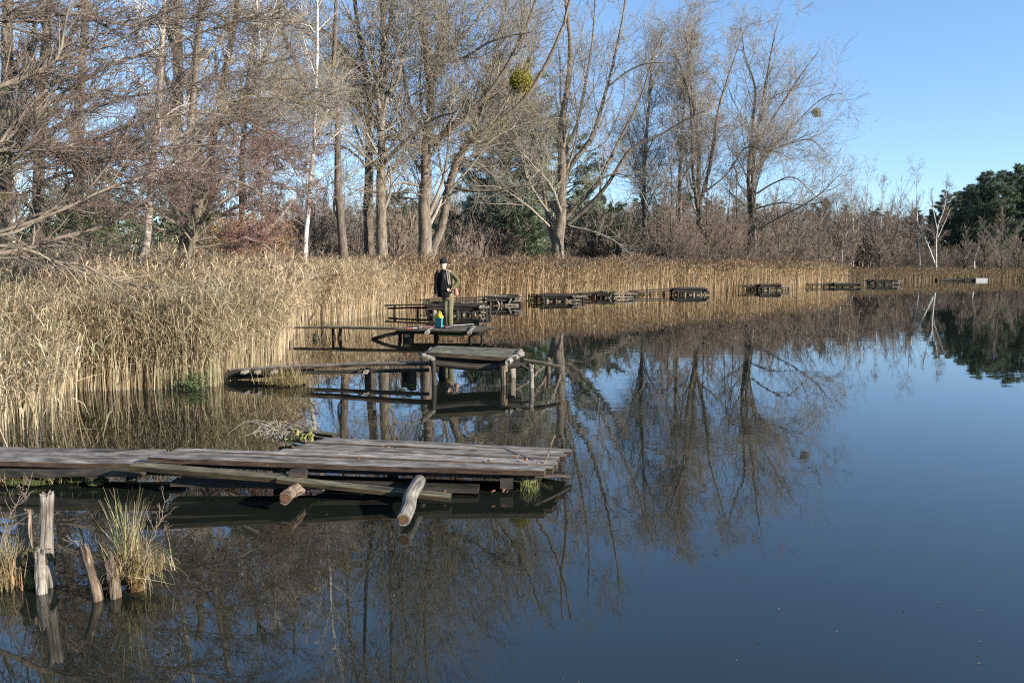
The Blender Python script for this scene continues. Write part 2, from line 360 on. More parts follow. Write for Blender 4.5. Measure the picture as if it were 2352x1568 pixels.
# ------------------------------------------------------------------ reeds
def inside_pts(n, d0, d1, seg0=0, seg1=None):
    """random points at land distance d0..d1 behind the edge, and how far along"""
    seg1 = len(EDGE) - 1 if seg1 is None else seg1
    A = EDGE[seg0:seg1]; B = EDGE[seg0 + 1:seg1 + 1]; L = np.linalg.norm(B - A, axis=1)
    i = rng.choice(len(A), n, p=L / L.sum()); t = rng.random(n)[:, None]
    nn = np.stack([-(B - A)[:, 1], (B - A)[:, 0]], 1) / L[:, None]
    P = A[i] * (1 - t) + B[i] * t + nn[i] * rng.uniform(d0, d1, n)[:, None]
    return P
def reed_mesh(P, h, cols, leaves=6, wst=.0045, wl=.009, lean=.16, plume=.4, lean_dir=(.6, -.2), seed=0, llen=(.28, .5), tall_var=.22, wind=.3):
    r = np.random.default_rng(seed); n = len(P)
    H = np.asarray(h) * (1 + r.uniform(-tall_var, tall_var * .6, n)) * (1 + .07 * np.sin(P[:, 0] * 1.1 + 2 * np.sin(P[:, 1] * .45)) + .06 * np.sin(P[:, 1] * .8 + P[:, 0] * .31)); z0 = np.minimum(np.maximum(gheight(P), -.25), 3)
    z0 = np.minimum(z0, z0); top = np.maximum(z0, 0) + H
    ln = r.normal(0, lean, (n, 2)) + np.array(lean_dir) * lean * .7
    bk = r.random(n) < .09; ln[bk] += r.normal(0, .4, (bk.sum(), 2)); H = np.where(bk, H * .8, H)
    K = 5; q = np.linspace(0, 1, K)
    S = np.empty((n, K, 3)); S[:, :, :2] = P[:, None, :] + (ln * H[:, None])[:, None, :] * (q ** 1.8)[None, :, None]
    S[:, :, 2] = z0[:, None] + (top - z0)[:, None] * q[None] * (1 - .12 * (np.hypot(*ln.T) / .2)[:, None] * q[None] ** 2)
    az = r.uniform(0, np.pi, n); side = np.stack([np.cos(az), np.sin(az) * .6, 0 * az], 1); side = unit(side)
    Wd = wst * np.array([1.2, 1.1, 1, .8, .5])[None] * r.uniform(.7, 1.3, n)[:, None]
    cols = np.array(cols); patch = (np.sin(P[:, 0] * .9 + 1.3 * np.sin(P[:, 1] * .7)) * .5 + .5)
    base = cols[r.integers(0, len(cols), n)] * r.uniform(.7, 1.2, n)[:, None]
    parts = []
    V, F = ribbons(S, Wd, side); parts.append((V, F, np.repeat(base * 1.02, K * 2, 0)))
    m = n * leaves; ix = np.repeat(np.arange(n), leaves); tt = r.uniform(.3, .99, m) ** .8
    f = tt * (K - 1); i0 = np.minimum(f.astype(int), K - 2); ff = (f - i0)[:, None]
    p0 = S[ix, i0] * (1 - ff) + S[ix, i0 + 1] * ff
    a = r.uniform(0, 2 * np.pi, m); L = r.uniform(*llen, m)
    hd = np.stack([np.cos(a) + wind, np.sin(a) * .8 - wind * .3], 1); hd = hd / np.linalg.norm(hd, axis=1)[:, None]
    el = r.uniform(.1, 1.3, m); dr = r.uniform(.1, 1.3, m)
    KL = 4; Q = np.empty((m, KL, 3)); Q[:, 0] = p0; e = el.copy()
    for k in range(1, KL):
        Q[:, k, :2] = Q[:, k - 1, :2] + hd * (np.cos(e) * L / (KL - 1))[:, None]; Q[:, k, 2] = Q[:, k - 1, 2] + np.sin(e) * L / (KL - 1); e = e - dr * .75
    sd = np.stack([-hd[:, 1], hd[:, 0], r.uniform(-.5, .5, m)], 1); sd = unit(sd)
    WL = wl * r.uniform(.6, 1.3, m)[:, None] * np.array([.6, 1, .8, .1])[None]
    lc = cols[r.integers(0, len(cols), m)] * r.uniform(.65, 1.3, m)[:, None]
    V, F = ribbons(Q, WL, sd); parts.append((V, F, np.repeat(lc, KL * 2, 0)))
    k = int(n * plume)
    if k:
        # seed heads: a few short drooping strands
        ns = 5; ix = np.repeat(r.choice(n, k, replace=False), ns); m = len(ix)
        tp = S[ix, -1] + r.normal(0, .02, (m, 3)) - np.array([0, 0, .04]); a = r.uniform(-.9, .9, m)
        d = np.stack([np.cos(a) * .7, np.sin(a) * .4, r.uniform(.4, 1.2, m)], 1) * r.uniform(.08, .2, m)[:, None]
        Q = np.stack([tp - d * .2, tp + d * .5, tp + d * np.array([1.3, 1.3, .7])], 1)
        WP = np.array([.006, .012, .003])[None] * r.uniform(.7, 1.4, m)[:, None] * (wl / .009)
        pc = np.array([[.20, .14, .10], [.30, .22, .15], [.16, .10, .075]])[r.integers(0, 3, m)]
        V, F = ribbons(Q, WP, unit(np.stack([-np.sin(a), np.cos(a), 0 * a], 1))); parts.append((V, F, np.repeat(pc, 6, 0)))
    return join(parts)
straw = [(.60, .48, .31), (.66, .54, .37), (.52, .42, .27), (.42, .33, .21), (.37, .35, .20), (.50, .39, .24), (.27, .19, .12), (.40, .36, .23)]
gold = [(.62, .47, .29), (.54, .40, .24), (.66, .54, .37), (.33, .21, .11), (.43, .29, .15), (.27, .17, .10), (.41, .33, .19)]
def hyp(P): return np.hypot(P[:, 0], P[:, 1])
parts = []
i_near, i_mid = 7, 12
P = inside_pts(15500, -.15, 3.6, 2, i_near); parts.append(reed_mesh(P, np.interp(P[:, 1], [8, 12, 15, 22], [1.2, 1.38, 1.55, 1.75]), straw, 6, wl=.0064, wst=.0045, lean=.12, llen=(.22, .42), seed=1, plume=.1))
P = inside_pts(200, -.6, .8, 0, 2); parts.append(reed_mesh(P, 1.2, straw, 4, seed=12, plume=.1, lean=.2))
P = inside_pts(1500, -.1, 3.6, 0, 2); parts.append(reed_mesh(P, 1.22, straw, 6, wl=.0062, lean=.12, llen=(.2, .4), seed=2, plume=.1))
P = inside_pts(5200, 3.6, 7, 3, i_near); parts.append(reed_mesh(P, np.interp(P[:, 1], [10, 14, 18, 24], [1.2, 1.35, 1.6, 1.8]), straw, 6, wl=.009, seed=3, plume=.1))
P = inside_pts(9500, -.1, 4, i_near, i_mid); parts.append(reed_mesh(P, 2.0, straw[:4] + gold[:3], 6, wl=.011, wst=.006, seed=4, plume=.2))
P = inside_pts(2500, 4, 8, i_near, i_mid); parts.append(reed_mesh(P, 2.1, straw[:4] + gold[:3], 5, wl=.014, wst=.007, seed=5, plume=.3))
P = inside_pts(9500, -.1, 4, i_mid, 16); parts.append(reed_mesh(P, 1.98, gold, 5, wl=.015, wst=.009, seed=6, plume=.7, lean=.08))
P = inside_pts(9500, -.1, 4.5, 16, 19); parts.append(reed_mesh(P, 2.0, gold, 5, wl=.02, wst=.012, seed=7, plume=.7, lean=.07, llen=(.25, .45)))
P = inside_pts(5500, -.3, 7, 19, 23); parts.append(reed_mesh(P, 1.25, [(.30, .21, .13), (.36, .27, .15), (.22, .15, .10), (.25, .2, .1)], 4, wl=.026, wst=.015, seed=8, plume=.5, lean=.08))
V, F, Cc = join(parts)
tag(link('reed_bed', npmesh('reed_bed', V, F, Cc, smooth=False), M['reed']), 'dense bed of dry straw coloured reeds along the whole left shore', 'reeds', kind='stuff')

# ------------------------------------------------------------------ trees
def kids(P, Rr, n, t0, t1, a0, a1, L0, L1, rr, r_end, K=6, wob=.15, up=.05, bias=None, seed=0, lenw=True, fall=.5, rmin=.004):
    """n children over all parents; returns P,R"""
    r = np.random.default_rng(seed); Np, Kp, _ = P.shape
    L = np.linalg.norm(np.diff(P, axis=1), axis=2).sum(1)
    w = L if lenw else np.ones(Np)
    ip = r.choice(Np, n, p=w / w.sum()); t = r.uniform(t0, t1, n); f = t * (Kp - 1); i0 = np.minimum(f.astype(int), Kp - 2); ff = f - i0
    p = P[ip, i0] * (1 - ff)[:, None] + P[ip, i0 + 1] * ff[:, None]; rad = Rr[ip, i0] * (1 - ff) + Rr[ip, i0 + 1] * ff
    T = unit(P[ip, i0 + 1] - P[ip, i0]); q = unit(r.normal(size=(n, 3))); q = unit(q - T * (q * T).sum(1)[:, None])
    if bias is not None: q = unit(q + np.array(bias)); q = unit(q - T * (q * T).sum(1)[:, None])
    a = r.uniform(a0, a1, n)[:, None]; d = np.cos(a) * T + np.sin(a) * q
    ln = L[ip] * r.uniform(L0, L1, n) * (1 - fall * t)
    out = np.empty((n, K, 3)); out[:, 0] = p; st = (ln / (K - 1))[:, None]
    cur = r.normal(0, wob, (n, 3))
    for k in range(1, K):
        d = unit(d + cur * .4 + r.normal(0, wob, (n, 3)) * .6 + np.array([0, 0, up])); out[:, k] = out[:, k - 1] + d * st
    r0 = np.maximum(np.minimum(rad * rr, rad * .9), rmin); g_ = np.linspace(0, 1, K)[None]
    return out, np.maximum(r0[:, None] * (1 - g_) + np.minimum(r_end, r0)[:, None] * g_ if not np.isscalar(r_end) else r0[:, None] * (1 - g_) + np.minimum(r_end, r0)[:, None] * g_, rmin * .7)
def path3(pts, Y, K=18, base=False):
    Ys = np.linspace(Y[0], Y[1], len(pts)); P = [at(x, y, yy) for (x, y), yy in zip(pts, Ys)]
    if base: P = [np.array([P[0][0], P[0][1], gz1(P[0][0], P[0][1]) - .15])] + P
    return catmull(P, K)
def flared(K, r0, r1, flare=.35):
    q = np.linspace(0, 1, K); return r0 * (1 - q) + r1 * q + r0 * flare * np.exp(-q * 22)
def make_tree(name, label, cat, stems, limbs, levels, bark, twig, group=None, seed=1, extra=None, jitter=.0):
    """stems/limbs: (pixel pts, (Y0,Y1), r0, r1)"""
    K = 22; r = np.random.default_rng(seed)
    SP_ = np.array([path3(s[0], s[1], K, base=(i == 0 or len(s) > 4)) for i, s in enumerate(stems)]); SR = np.array([flared(K, s[2], s[3], .35 if (i == 0 or len(s) > 4) else 0) for i, s in enumerate(stems)])
    SP_[:, 3:-1] += np.cumsum(r.normal(0, 1, (len(stems), K - 4, 3)), 1) * (SR.mean(1) * .10)[:, None, None]
    root = empty(name, SP_[0, 0] + np.array([0, 0, .1]), label, cat, group)
    V, F = tubes(SP_, SR, 12); link('trunk', npmesh('trunk', V, F), bark, root)
    cur = (SP_, SR); cp = []
    if limbs:
        LP = np.array([path3(s[0], s[1], K) for s in limbs]); LR = np.array([flared(K, s[2], s[3], 0) for s in limbs])
        LP[:, 1:] += np.cumsum(r.normal(0, 1, (len(limbs), K - 1, 3)), 1) * (LR.mean(1) * .16)[:, None, None]
        cp.append((LP, LR, 8)); 
    lv0 = levels[0]; a, b = kids(SP_, SR, **lv0, seed=seed * 31, K=K); cp.append((a, b, 5))
    A = [a]; B = [b]
    if limbs: A.append(LP); B.append(LR)
    cur = (np.vstack(A), np.vstack(B)); keepK = K
    for j, lv in enumerate(levels[1:]):
        lv = dict(lv); a, b = kids(*cur, **lv, seed=seed * 31 + j + 1); cp.append((a, b, 4 if j == 0 else 3)); cur = (a, b)
    LV = [tubes(*c) for c in cp[:2 if limbs else 1]]; V, F, _ = join(LV)
    link('crown', npmesh('crown', *join([tubes(*c) for c in cp])[:2]), twig, root)
    return root, cur, cp
def leafcloud(Cn, n, spread, ln, wd, cols, seed=0, droop=0., flat=1.):
    """n small blades around each centre"""
    r = np.random.default_rng(seed); m = len(Cn) * n; c = np.repeat(Cn, n, 0) + r.normal(0, 1, (m, 3)) * np.array([spread, spread, spread * flat])
    d = unit(r.normal(0, 1, (m, 3)) + np.array([0, 0, -droop])) * (ln * r.uniform(.6, 1.3, m))[:, None]
    P = np.stack([c - d * .5, c + d * .5], 1); sd = unit(np.cross(d, r.normal(0, 1, (m, 3)))); Wd = np.full((m, 2), wd) * r.uniform(.6, 1.3, m)[:, None]; Wd[:, 1] *= .5
    V, F = ribbons(P, Wd, sd); cols = np.array(cols); cc = cols[r.integers(0, len(cols), m)] * r.uniform(.75, 1.25, m)[:, None]
    return V, F, np.repeat(cc, 4, 0)

def poplar_levels(n1=16, n2=220, n3=1500, n4=6000, up=.10, rm=.0085, t0=.16, a=(.4, .9), L=(.25, .5)):
    return [dict(n=int(n1 * 1.5), t0=t0, t1=.97, a0=a[0], a1=a[1], L0=L[0], L1=L[1], rr=.34, r_end=.010, wob=.13, up=up, rmin=.02),
            dict(n=int(n2 * .85), t0=.12, t1=.98, a0=.4, a1=1.0, L0=.35, L1=.8, rr=.42, r_end=.008, K=10, wob=.2, up=up, rmin=.013, fall=.4),
            dict(n=int(n3 * .85), t0=.08, t1=1, a0=.4, a1=1.1, L0=.4, L1=.85, rr=.6, r_end=.006, K=7, wob=.24, up=up * .6, rmin=rm, fall=.35),
            dict(n=int(n4 * .7), t0=.1, t1=1, a0=.4, a1=1.1, L0=.4, L1=.9, rr=.7, r_end=.004, K=4, wob=.26, up=up * .6, rmin=rm * .7)]

# --- the big poplars at the centre
make_tree('poplar_tree', 'tall bare poplar, straight thick trunk forking into a V, left of the leaning stem', 'tree',
    [([(975, 590), (975, 480), (977, 390), (975, 330), (985, 230), (975, 120), (965, 0), (960, -120), (965, -260)], (38, 38), .36, .05),
     ([(985, 335), (1040, 290), (1065, 262), (1110, 228), (1160, 160), (1210, 60), (1250, -60)], (38, 36), .17, .04)],
    [([(990, 200), (1030, 120), (1080, 60), (1130, -10)], (38, 39), .12, .03), ([(978, 345), (930, 330), (880, 290), (840, 240), (830, 150)], (38, 36), .10, .02),
     ([(1000, 150), (1060, 135), (1130, 95), (1220, 75)], (38, 35), .10, .02), ([(975, 300), (940, 240), (925, 150), (905, 60), (890, -60)], (38, 39), .11, .03),
     ([(983, 200), (1010, 100), (1015, 0), (1020, -130)], (38, 40), .12, .03), ([(972, 430), (920, 420), (870, 440), (800, 430)], (38, 36), .07, .015)],
    poplar_levels(20, 300, 1900, 7500, up=.13), M['bark'], M['twig'], seed=3, group='poplars behind the reeds')
make_tree('poplar_tree', 'bare poplar with a grey stem leaning right up to the round green mistletoe ball', 'tree',
    [([(985, 600), (1015, 520), (1030, 440), (1045, 380), (1075, 330), (1130, 290), (1190, 240), (1240, 170), (1290, 60), (1320, -80)], (40, 38), .26, .05)],
    [([(1045, 385), (1085, 370), (1130, 400), (1170, 440)], (40, 38), .06, .015), ([(1060, 350), (1100, 250), (1130, 150), (1150, 40)], (40, 41), .10, .03),
     ([(1030, 430), (1100, 440), (1180, 430), (1260, 420)], (40, 38), .09, .02), ([(1090, 320), (1110, 230), (1150, 170), (1200, 90)], (40, 37), .09, .02), ([(1000, 500), (940, 455), (890, 460), (850, 480)], (40, 38), .06, .015)],
    poplar_levels(10, 120, 720, 2700, up=.06, t0=.25), M['bark'], M['twig_y'], seed=4, group='poplars behind the reeds')
make_tree('poplar_tree', 'left trunk of the close pair of brown poplars, forking low beside its thicker neighbour', 'tree',
    [([(850, 600), (846, 480), (848, 380), (850, 290), (852, 235), (840, 150), (825, 40), (815, -120), (810, -260)], (37, 37), .27, .05),
     ([(852, 240), (872, 170), (890, 80), (905, -20), (915, -160)], (37, 37), .15, .03)],
    [([(850, 290), (810, 240), (770, 215), (720, 230), (690, 260)], (37, 35), .09, .02), ([(845, 180), (800, 120), (740, 70), (680, 50), (640, 60)], (37, 34), .09, .02)],
    poplar_levels(14, 220, 1400, 5200, up=.04), M['bark_dark'], M['twig_y'], seed=5, group='poplars behind the reeds')
make_tree('poplar_tree', 'right, thicker trunk of the close pair of poplars, a long limb rising right', 'tree',
    [([(877, 600), (874, 520), (872, 420), (874, 340), (872, 250), (880, 170), (880, 60), (875, -80), (870, -240)], (36, 36), .28, .06),
     ([(875, 380), (905, 350), (950, 310), (1000, 270), (1050, 255)], (36, 34), .12, .03)],
    [([(876, 300), (895, 220), (915, 190), (930, 120), (960, 0)], (36, 37), .12, .03), ([(872, 250), (850, 130), (800, 40), (760, -40)], (36, 36), .10, .02), ([(878, 200), (905, 130), (945, 60), (1010, 10)], (36, 35), .08, .02)],
    poplar_levels(14, 220, 1400, 5200, up=.05), M['bark'], M['twig'], seed=6, group='poplars behind the reeds')
make_tree('poplar_tree', 'bare poplar by the slender white birch, its heavy limb bent to the upper left', 'tree',
    [([(790, 600), (783, 500), (777, 420), (778, 340), (778, 270), (770, 180), (775, 60), (780, -80), (785, -220)], (33, 33), .21, .04),
     ([(776, 275), (740, 240), (705, 200), (680, 140), (650, 70), (640, -20), (630, -140)], (33, 32), .15, .04)],
    [([(720, 215), (690, 215), (640, 225), (600, 260)], (33, 31), .07, .015), ([(770, 250), (810, 200), (850, 190)], (33, 32), .06, .015), ([(700, 30), (650, 60), (590, 55), (540, 90)], (32, 29), .08, .015)],
    poplar_levels(14, 240, 1700, 6500, up=-.01), M['bark_dark'], M['twig_y'], seed=7, group='poplars behind the reeds')
# --- broad poplar
make_tree('poplar_tree', 'broad many stemmed poplar with the thickest pale base, fanning out right of the green pine', 'tree',
    [([(1283, 600), (1283, 560), (1290, 500), (1290, 430), (1292, 370), (1290, 300), (1303, 200), (1310, 100), (1300, 0), (1300, -130)], (51, 51), .46, .05),
     ([(1295, 430), (1310, 380), (1355, 320), (1385, 230), (1410, 130), (1430, 30), (1440, -60)], (51, 51), .19, .03),
     ([(1290, 375), (1320, 300), (1335, 240), (1355, 130), (1365, 30), (1365, -100)], (51, 52), .14, .025),
     ([(1300, 500), (1345, 450), (1380, 410), (1420, 330), (1470, 230), (1500, 140), (1530, 60)], (51, 50), .15, .025),
     ([(1305, 515), (1355, 470), (1400, 420), (1450, 345), (1520, 310), (1570, 280), (1620, 255)], (51, 48), .16, .025),
     ([(1280, 580), (1262, 520), (1250, 440), (1228, 330), (1215, 230), (1220, 120), (1200, 0), (1190, -90)], (51, 52), .17, .03)],
    [([(1380, 410), (1420, 400), (1460, 425), (1500, 500)], (50, 49), .07, .015), ([(1310, 520), (1370, 535), (1420, 560), (1450, 590)], (50, 48), .07, .02), ([(1285, 330), (1240, 270), (1180, 200), (1150, 130)], (51, 50), .09, .02),
     ([(1395, 200), (1450, 160), (1500, 145), (1560, 150)], (51, 49), .07, .015), ([(1262, 520), (1210, 470), (1150, 430), (1090, 425)], (51, 48), .08, .015)],
    poplar_levels(36, 470, 3100, 12000, up=.11, t0=.22, a=(.45, 1.0)), M['bark'], M['twig'], seed=8, group='poplars behind the reeds')
# --- poplars to the right
def fan_poplar(x, Y, top, label, lean, seed, n=12, r0=.3, limbs=[], stems2=[], w=1., up=.13):
    dY = max(0, shoreY(x) + 7 - Y); mv = lambda q: [(s[0], (s[1][0] + dY, s[1][1] + dY), *s[2:]) for s in q]; stems2 = mv(stems2); limbs = mv(limbs); Y = Y + dY
    st = [([(x, 605), (x + 1, 520), (x - 1, 430), (x + 2, 340), (x + lean * .4, 230), (x + lean * .7, 130), (x + lean, top)], (Y, Y), r0, .03)] + stems2
    return make_tree('poplar_tree', label, 'tree', st, limbs, poplar_levels(26, 330, 2300, 8300, up=up * .85, rm=.010, t0=.24, a=(.3, .78), L=(.21, .40)), M['bark'], M['twig'], seed=seed, group='poplars behind the reeds')
fan_poplar(1606, 60, 70, 'tall fan shaped poplar among the dark alders, second last of the poplar row', -30, 11,
    stems2=[([(1608, 470), (1630, 380), (1650, 250), (1680, 150), (1700, 90)], (60, 61), .17, .03), ([(1604, 480), (1590, 380), (1585, 240), (1560, 150), (1540, 110)], (60, 59), .16, .03)],
    limbs=[([(1620, 440), (1670, 400), (1710, 340), (1760, 345), (1790, 350)], (60, 57), .08, .02)])
fan_poplar(1562, 64, 60, 'slimmer poplar in the row, standing just left of the tall fan shaped one', 30, 12, r0=.22)
fan_poplar(1478, 64, 130, 'bare poplar half hidden behind the long right limbs of the broad many stemmed one', 25, 13, r0=.24, up=.1)
fan_poplar(1733, 58, 50, 'last poplar of the row, twin stemmed, low limbs drooping right before open sky', 55, 14, r0=.28,
    stems2=[([(1722, 605), (1723, 480), (1720, 400), (1728, 300), (1735, 200), (1712, 130), (1705, 70)], (58.5, 58.5), .24, .03, 1), ([(1738, 330), (1790, 250), (1835, 180), (1880, 120)], (58, 56), .10, .02)],
    limbs=[([(1738, 395), (1760, 350), (1810, 330), (1860, 320), (1890, 345), (1915, 370)], (58, 54), .08, .015), ([(1737, 445), (1780, 420), (1825, 410), (1870, 450), (1895, 470)], (58, 54), .08, .015),
           ([(1736, 480), (1790, 465), (1840, 470), (1890, 465)], (58, 54), .07, .015), ([(1738, 530), (1790, 500), (1850, 470), (1890, 440), (1930, 400)], (58, 53), .10, .02),
           ([(1738, 400), (1780, 330), (1840, 270), (1890, 225), (1935, 215)], (58, 55), .09, .015), ([(1738, 300), (1770, 230), (1830, 200), (1880, 160)], (58, 57), .08, .015),
           ([(1736, 340), (1720, 300), (1690, 240), (1670, 190)], (58, 59), .08, .015)])

# --- mistletoe and nest
def ball(name, c, r, cols, label, cat, n=1700, sd=1):
    q = np.random.default_rng(sd); d = unit(q.normal(size=(n // 8, 3))); P0 = np.repeat(c[None], n // 8, 0)
    P = np.stack([P0, P0 + d * r * .5, P0 + d * r * q.uniform(.7, 1.05, n // 8)[:, None]], 1)
    t = tubes(P, np.full((n // 8, 3), .012), 3); tc = np.repeat(np.array([[.16, .15, .05]]), len(t[0]), 0)
    cs = c + unit(q.normal(size=(n, 3))) * (r * q.uniform(.45, 1.05, n) ** .7)[:, None]
    lf = leafcloud(cs, 3, .05, .09, .016, cols, sd)
    V, F, Cc = join([(*t, tc), lf]); return tag(link(name, npmesh(name, V, F, Cc, smooth=False), M['leaf']), label, cat)
ball('mistletoe', at(1197, 187, 38.2), .50, [(.34, .30, .06), (.26, .25, .06), (.42, .36, .10)], 'round yellow green mistletoe ball high in the bare poplar crown', 'mistletoe')
ball('mistletoe', at(1876, 259, 63), .38, [(.34, .30, .14), (.3, .25, .12)], 'small sparse brownish tuft high in the last poplar, against the sky', 'mistletoe', n=260, sd=2)

# --- birches
def birch(x, y0, Y, top, label, r0=.07, lean=0, seed=1, stems=None, n=1, up=-.02, kink=0):
    st = stems or [([(x, y0), (x + kink, y0 * .66 + top * .34), (x + lean * .5, y0 * .33 + top * .67), (x + lean, top)], (Y, Y), r0, .012)]
    lv = [dict(n=26 * n, t0=.3, t1=.97, a0=.35, a1=.8, L0=.12, L1=.32, rr=.45, r_end=.008, wob=.08, up=.06, rmin=.012),
          dict(n=170 * n, t0=.15, t1=1, a0=.3, a1=.8, L0=.25, L1=.6, rr=.6, r_end=.005, K=6, wob=.15, up=-.04, rmin=.008),
          dict(n=900 * n, t0=.1, t1=1, a0=.3, a1=.8, L0=.3, L1=.9, rr=.7, r_end=.004, K=5, wob=.15, up=up - .08, rmin=.006)]
    K = 22
    SP_ = np.array([path3(s[0], s[1], K, base=(i == 0)) for i, s in enumerate(st)]); SR = np.array([flared(K, s[2], s[3], .2) for s in st])
    rr_ = np.random.default_rng(seed); SP_[:, 2:-1, :2] += rr_.normal(0, 1, (len(st), K - 3, 2)) * (SR.mean(1) * .15)[:, None, None]
    root = empty('birch_tree', SP_[0, 0] + np.array([0, 0, .1]), label, 'tree', 'birches among the bare trees')
    V, F = tubes(SP_, SR, 10); link('trunk', npmesh('trunk', V, F), M['birch'], root)
    a = kids(SP_, SR, **lv[0], seed=seed, K=10); b = kids(*a, **lv[1], seed=seed + 1); c = kids(*b, **lv[2], seed=seed + 2)
    link('crown', npmesh('crown', *join([tubes(*a, 4), tubes(*b, 3), tubes(*c, 3)])[:2]), M['twig_b' if Y > 60 else 'twig_p'], root); return root
birch(704, 590, 29.5, -40, 'slender bright white birch left of the forked poplar, rising the full height of the picture', .10, 30, 21,
      stems=[([(700, 600), (712, 440), (722, 300), (728, 150), (730, -40), (735, -120)], (29.5, 29.5), .10, .035), ([(716, 430), (770, 385), (840, 330), (930, 270)], (29.5, 28.5), .03, .008), ([(712, 470), (760, 420), (800, 410), (880, 350)], (29.5, 28.5), .025, .006), ([(722, 300), (760, 240), (800, 190)], (29.5, 29), .025, .006)])
birch(608, 590, 28, -30, 'thin white birch behind the red twigs, second birch from the left', .10, -18, 22, kink=-8)
birch(30, 590, 19, 60, 'birch with a bright peeling white trunk beside the thick dark trunk at the left edge', .09, -10, 23)
birch(1959, 600, 96, 372, 'tall thin birch above the brown thicket, first right of the poplar row', .16, -3, 25)
birch(1990, 590, 100, 378, 'faint thin birch above the brown thicket, right beside the first one', .12, 5, 27)
birch(2022, 590, 100, 420, 'small reddish birch sticking out above the thicket, left of the bright white pair', .12, 6, 28)
birch(2108, 600, 96, 388, 'bright white birch on the far bank with a tall narrow crown', .22, 0, 29, n=2,
      stems=[([(2112, 612), (2110, 560), (2106, 500), (2106, 430), (2104, 388)], (96, 96), .12, .02), ([(2150, 614), (2136, 575), (2116, 530), (2098, 490), (2083, 455)], (95.5, 96), .11, .02)])
birch(2145, 610, 95, 430, 'forked bright white birch on the far bank, right of the taller narrow one', .2, 0, 31, n=2,
      stems=[([(2150, 614), (2150, 560), (2154, 520), (2168, 480), (2174, 440), (2172, 425)], (95, 95), .12, .02), ([(2152, 525), (2145, 490), (2142, 460), (2140, 432)], (95, 95), .07, .02), ([(2154, 545), (2172, 505), (2184, 478)], (95, 95), .06, .02)])
birch(2238, 612, 97, 560, 'crooked pale birch stem leaning right before the dark pines', .12, 12, 32)
birch(1934, 618, 82, 540, 'short straight white birch stem standing at the back of the reeds', .07, 3, 34)

# --- slender dark alders of the row
def sapling(x, Y, top, lean, label, seed, r0=.085, thick=1.0, mat='bark_black', group='slender alders in the row'):
    Y = max(Y, shoreY(x) + 5.5)
    st = [([(x, 600), (x + lean * .3, 600 * .6 + top * .4), (x + lean, top)], (Y, Y), r0, .012)]
    K = 20; SP_ = np.array([path3(s[0], s[1], K, base=True) for s in st]); SR = np.array([flared(K, r0, .012, .3)])
    SP_[:, 2:-1] += np.random.default_rng(seed).normal(0, .03, (1, K - 3, 3))
    root = empty('alder_tree', SP_[0, 0] + np.array([0, 0, .1]), label, 'tree', group)
    V, F = tubes(SP_, SR, 8); link('trunk', npmesh('trunk', V, F), M[mat], root)
    a = kids(SP_, SR, n=70, t0=.1, t1=.98, a0=.7, a1=1.15, L0=.25, L1=.45, rr=.4, r_end=.006, K=8, wob=.05, up=.10, fall=.75, seed=seed, rmin=.016)
    b = kids(*a, n=700, t0=.15, t1=1, a0=.4, a1=.8, L0=.2, L1=.5, rr=.6, r_end=.005, K=5, wob=.08, up=.04, seed=seed + 1, rmin=.010)
    c = kids(*b, n=2400, t0=.1, t1=1, a0=.4, a1=.9, L0=.3, L1=.7, rr=.7, r_end=.004, K=3, wob=.1, up=.02, seed=seed + 2, rmin=.007)
    link('crown', npmesh('crown', *join([tubes(*a, 4), tubes(*b, 3), tubes(*c, 3)])[:2]), M['twig_b'], root); return root
rows = [(1524, 58, 400, 4, 'leftmost of the slender dark alders right of the broad poplar'), (1541, 57, 330, 2, 'tallest of the slender dark alders in the left clump, its tip among poplar twigs'),
        (1553, 58, 440, 4, 'slender dark alder at the right side of the left clump'), (1583, 59, 470, 3, 'short slender alder standing alone between the two alder clumps'),
        (1622, 56.5, 330, 5, 'thick dark alder of the middle clump with the brown twin behind'), (1633, 57, 400, 3, 'thin alder touching the right side of the thick dark one in the middle clump'),
        (1668, 58, 350, 14, 'slender alder leaning slightly right between the middle clump and the twin stemmed poplar'), (1690, 57, 380, 2, 'dark straight alder just left of the twin stemmed poplar with side branches low down'),
        (1757, 60, 480, 2, 'small bushy alder right under the drooping limbs of the last poplar'), (1790, 60, 500, -2, 'lower of the two small alders under the drooping poplar limbs'),
        (1836, 64, 520, 8, 'low round alder bush at the right end of the golden reeds'), (1650, 60, 450, -8, 'thin alder behind the middle clump, leaning a little left'),
        (1440, 60, 470, 3, 'thin pale alder below the long low limb of the broad poplar')]
for i, (x, Y, tp, ln, lb) in enumerate(rows): sapling(x, Y, tp, ln, lb, 100 + i * 5, r0=.135 if i in (1, 4, 7) else .10)
for i, (x, Y, tp, ln, lb) in enumerate([(2215, 98, 520, 3, 'thin bare tree on the far bank just right of the forked white birch'), (2062, 92, 540, 4, 'brown bushy alder on the far bank left of the white birches'), (2300, 100, 470, 4, 'tall bare alder before the dark pines near the right edge'),
                                        (2340, 98, 500, -2, 'brown bare alder at the right edge of the far bank'), (2262, 99, 500, -6, 'bare alder mixed into the dark pine edge'), (1880, 78, 500, 3, 'brown leafless alder where the golden reeds end'), (2020, 84, 530, -3, 'rusty brown alder between the reed point and the far bank')]):
    sapling(x, Y, tp, ln, lb, 300 + i * 5, r0=.12, group='bare trees on the far bank')

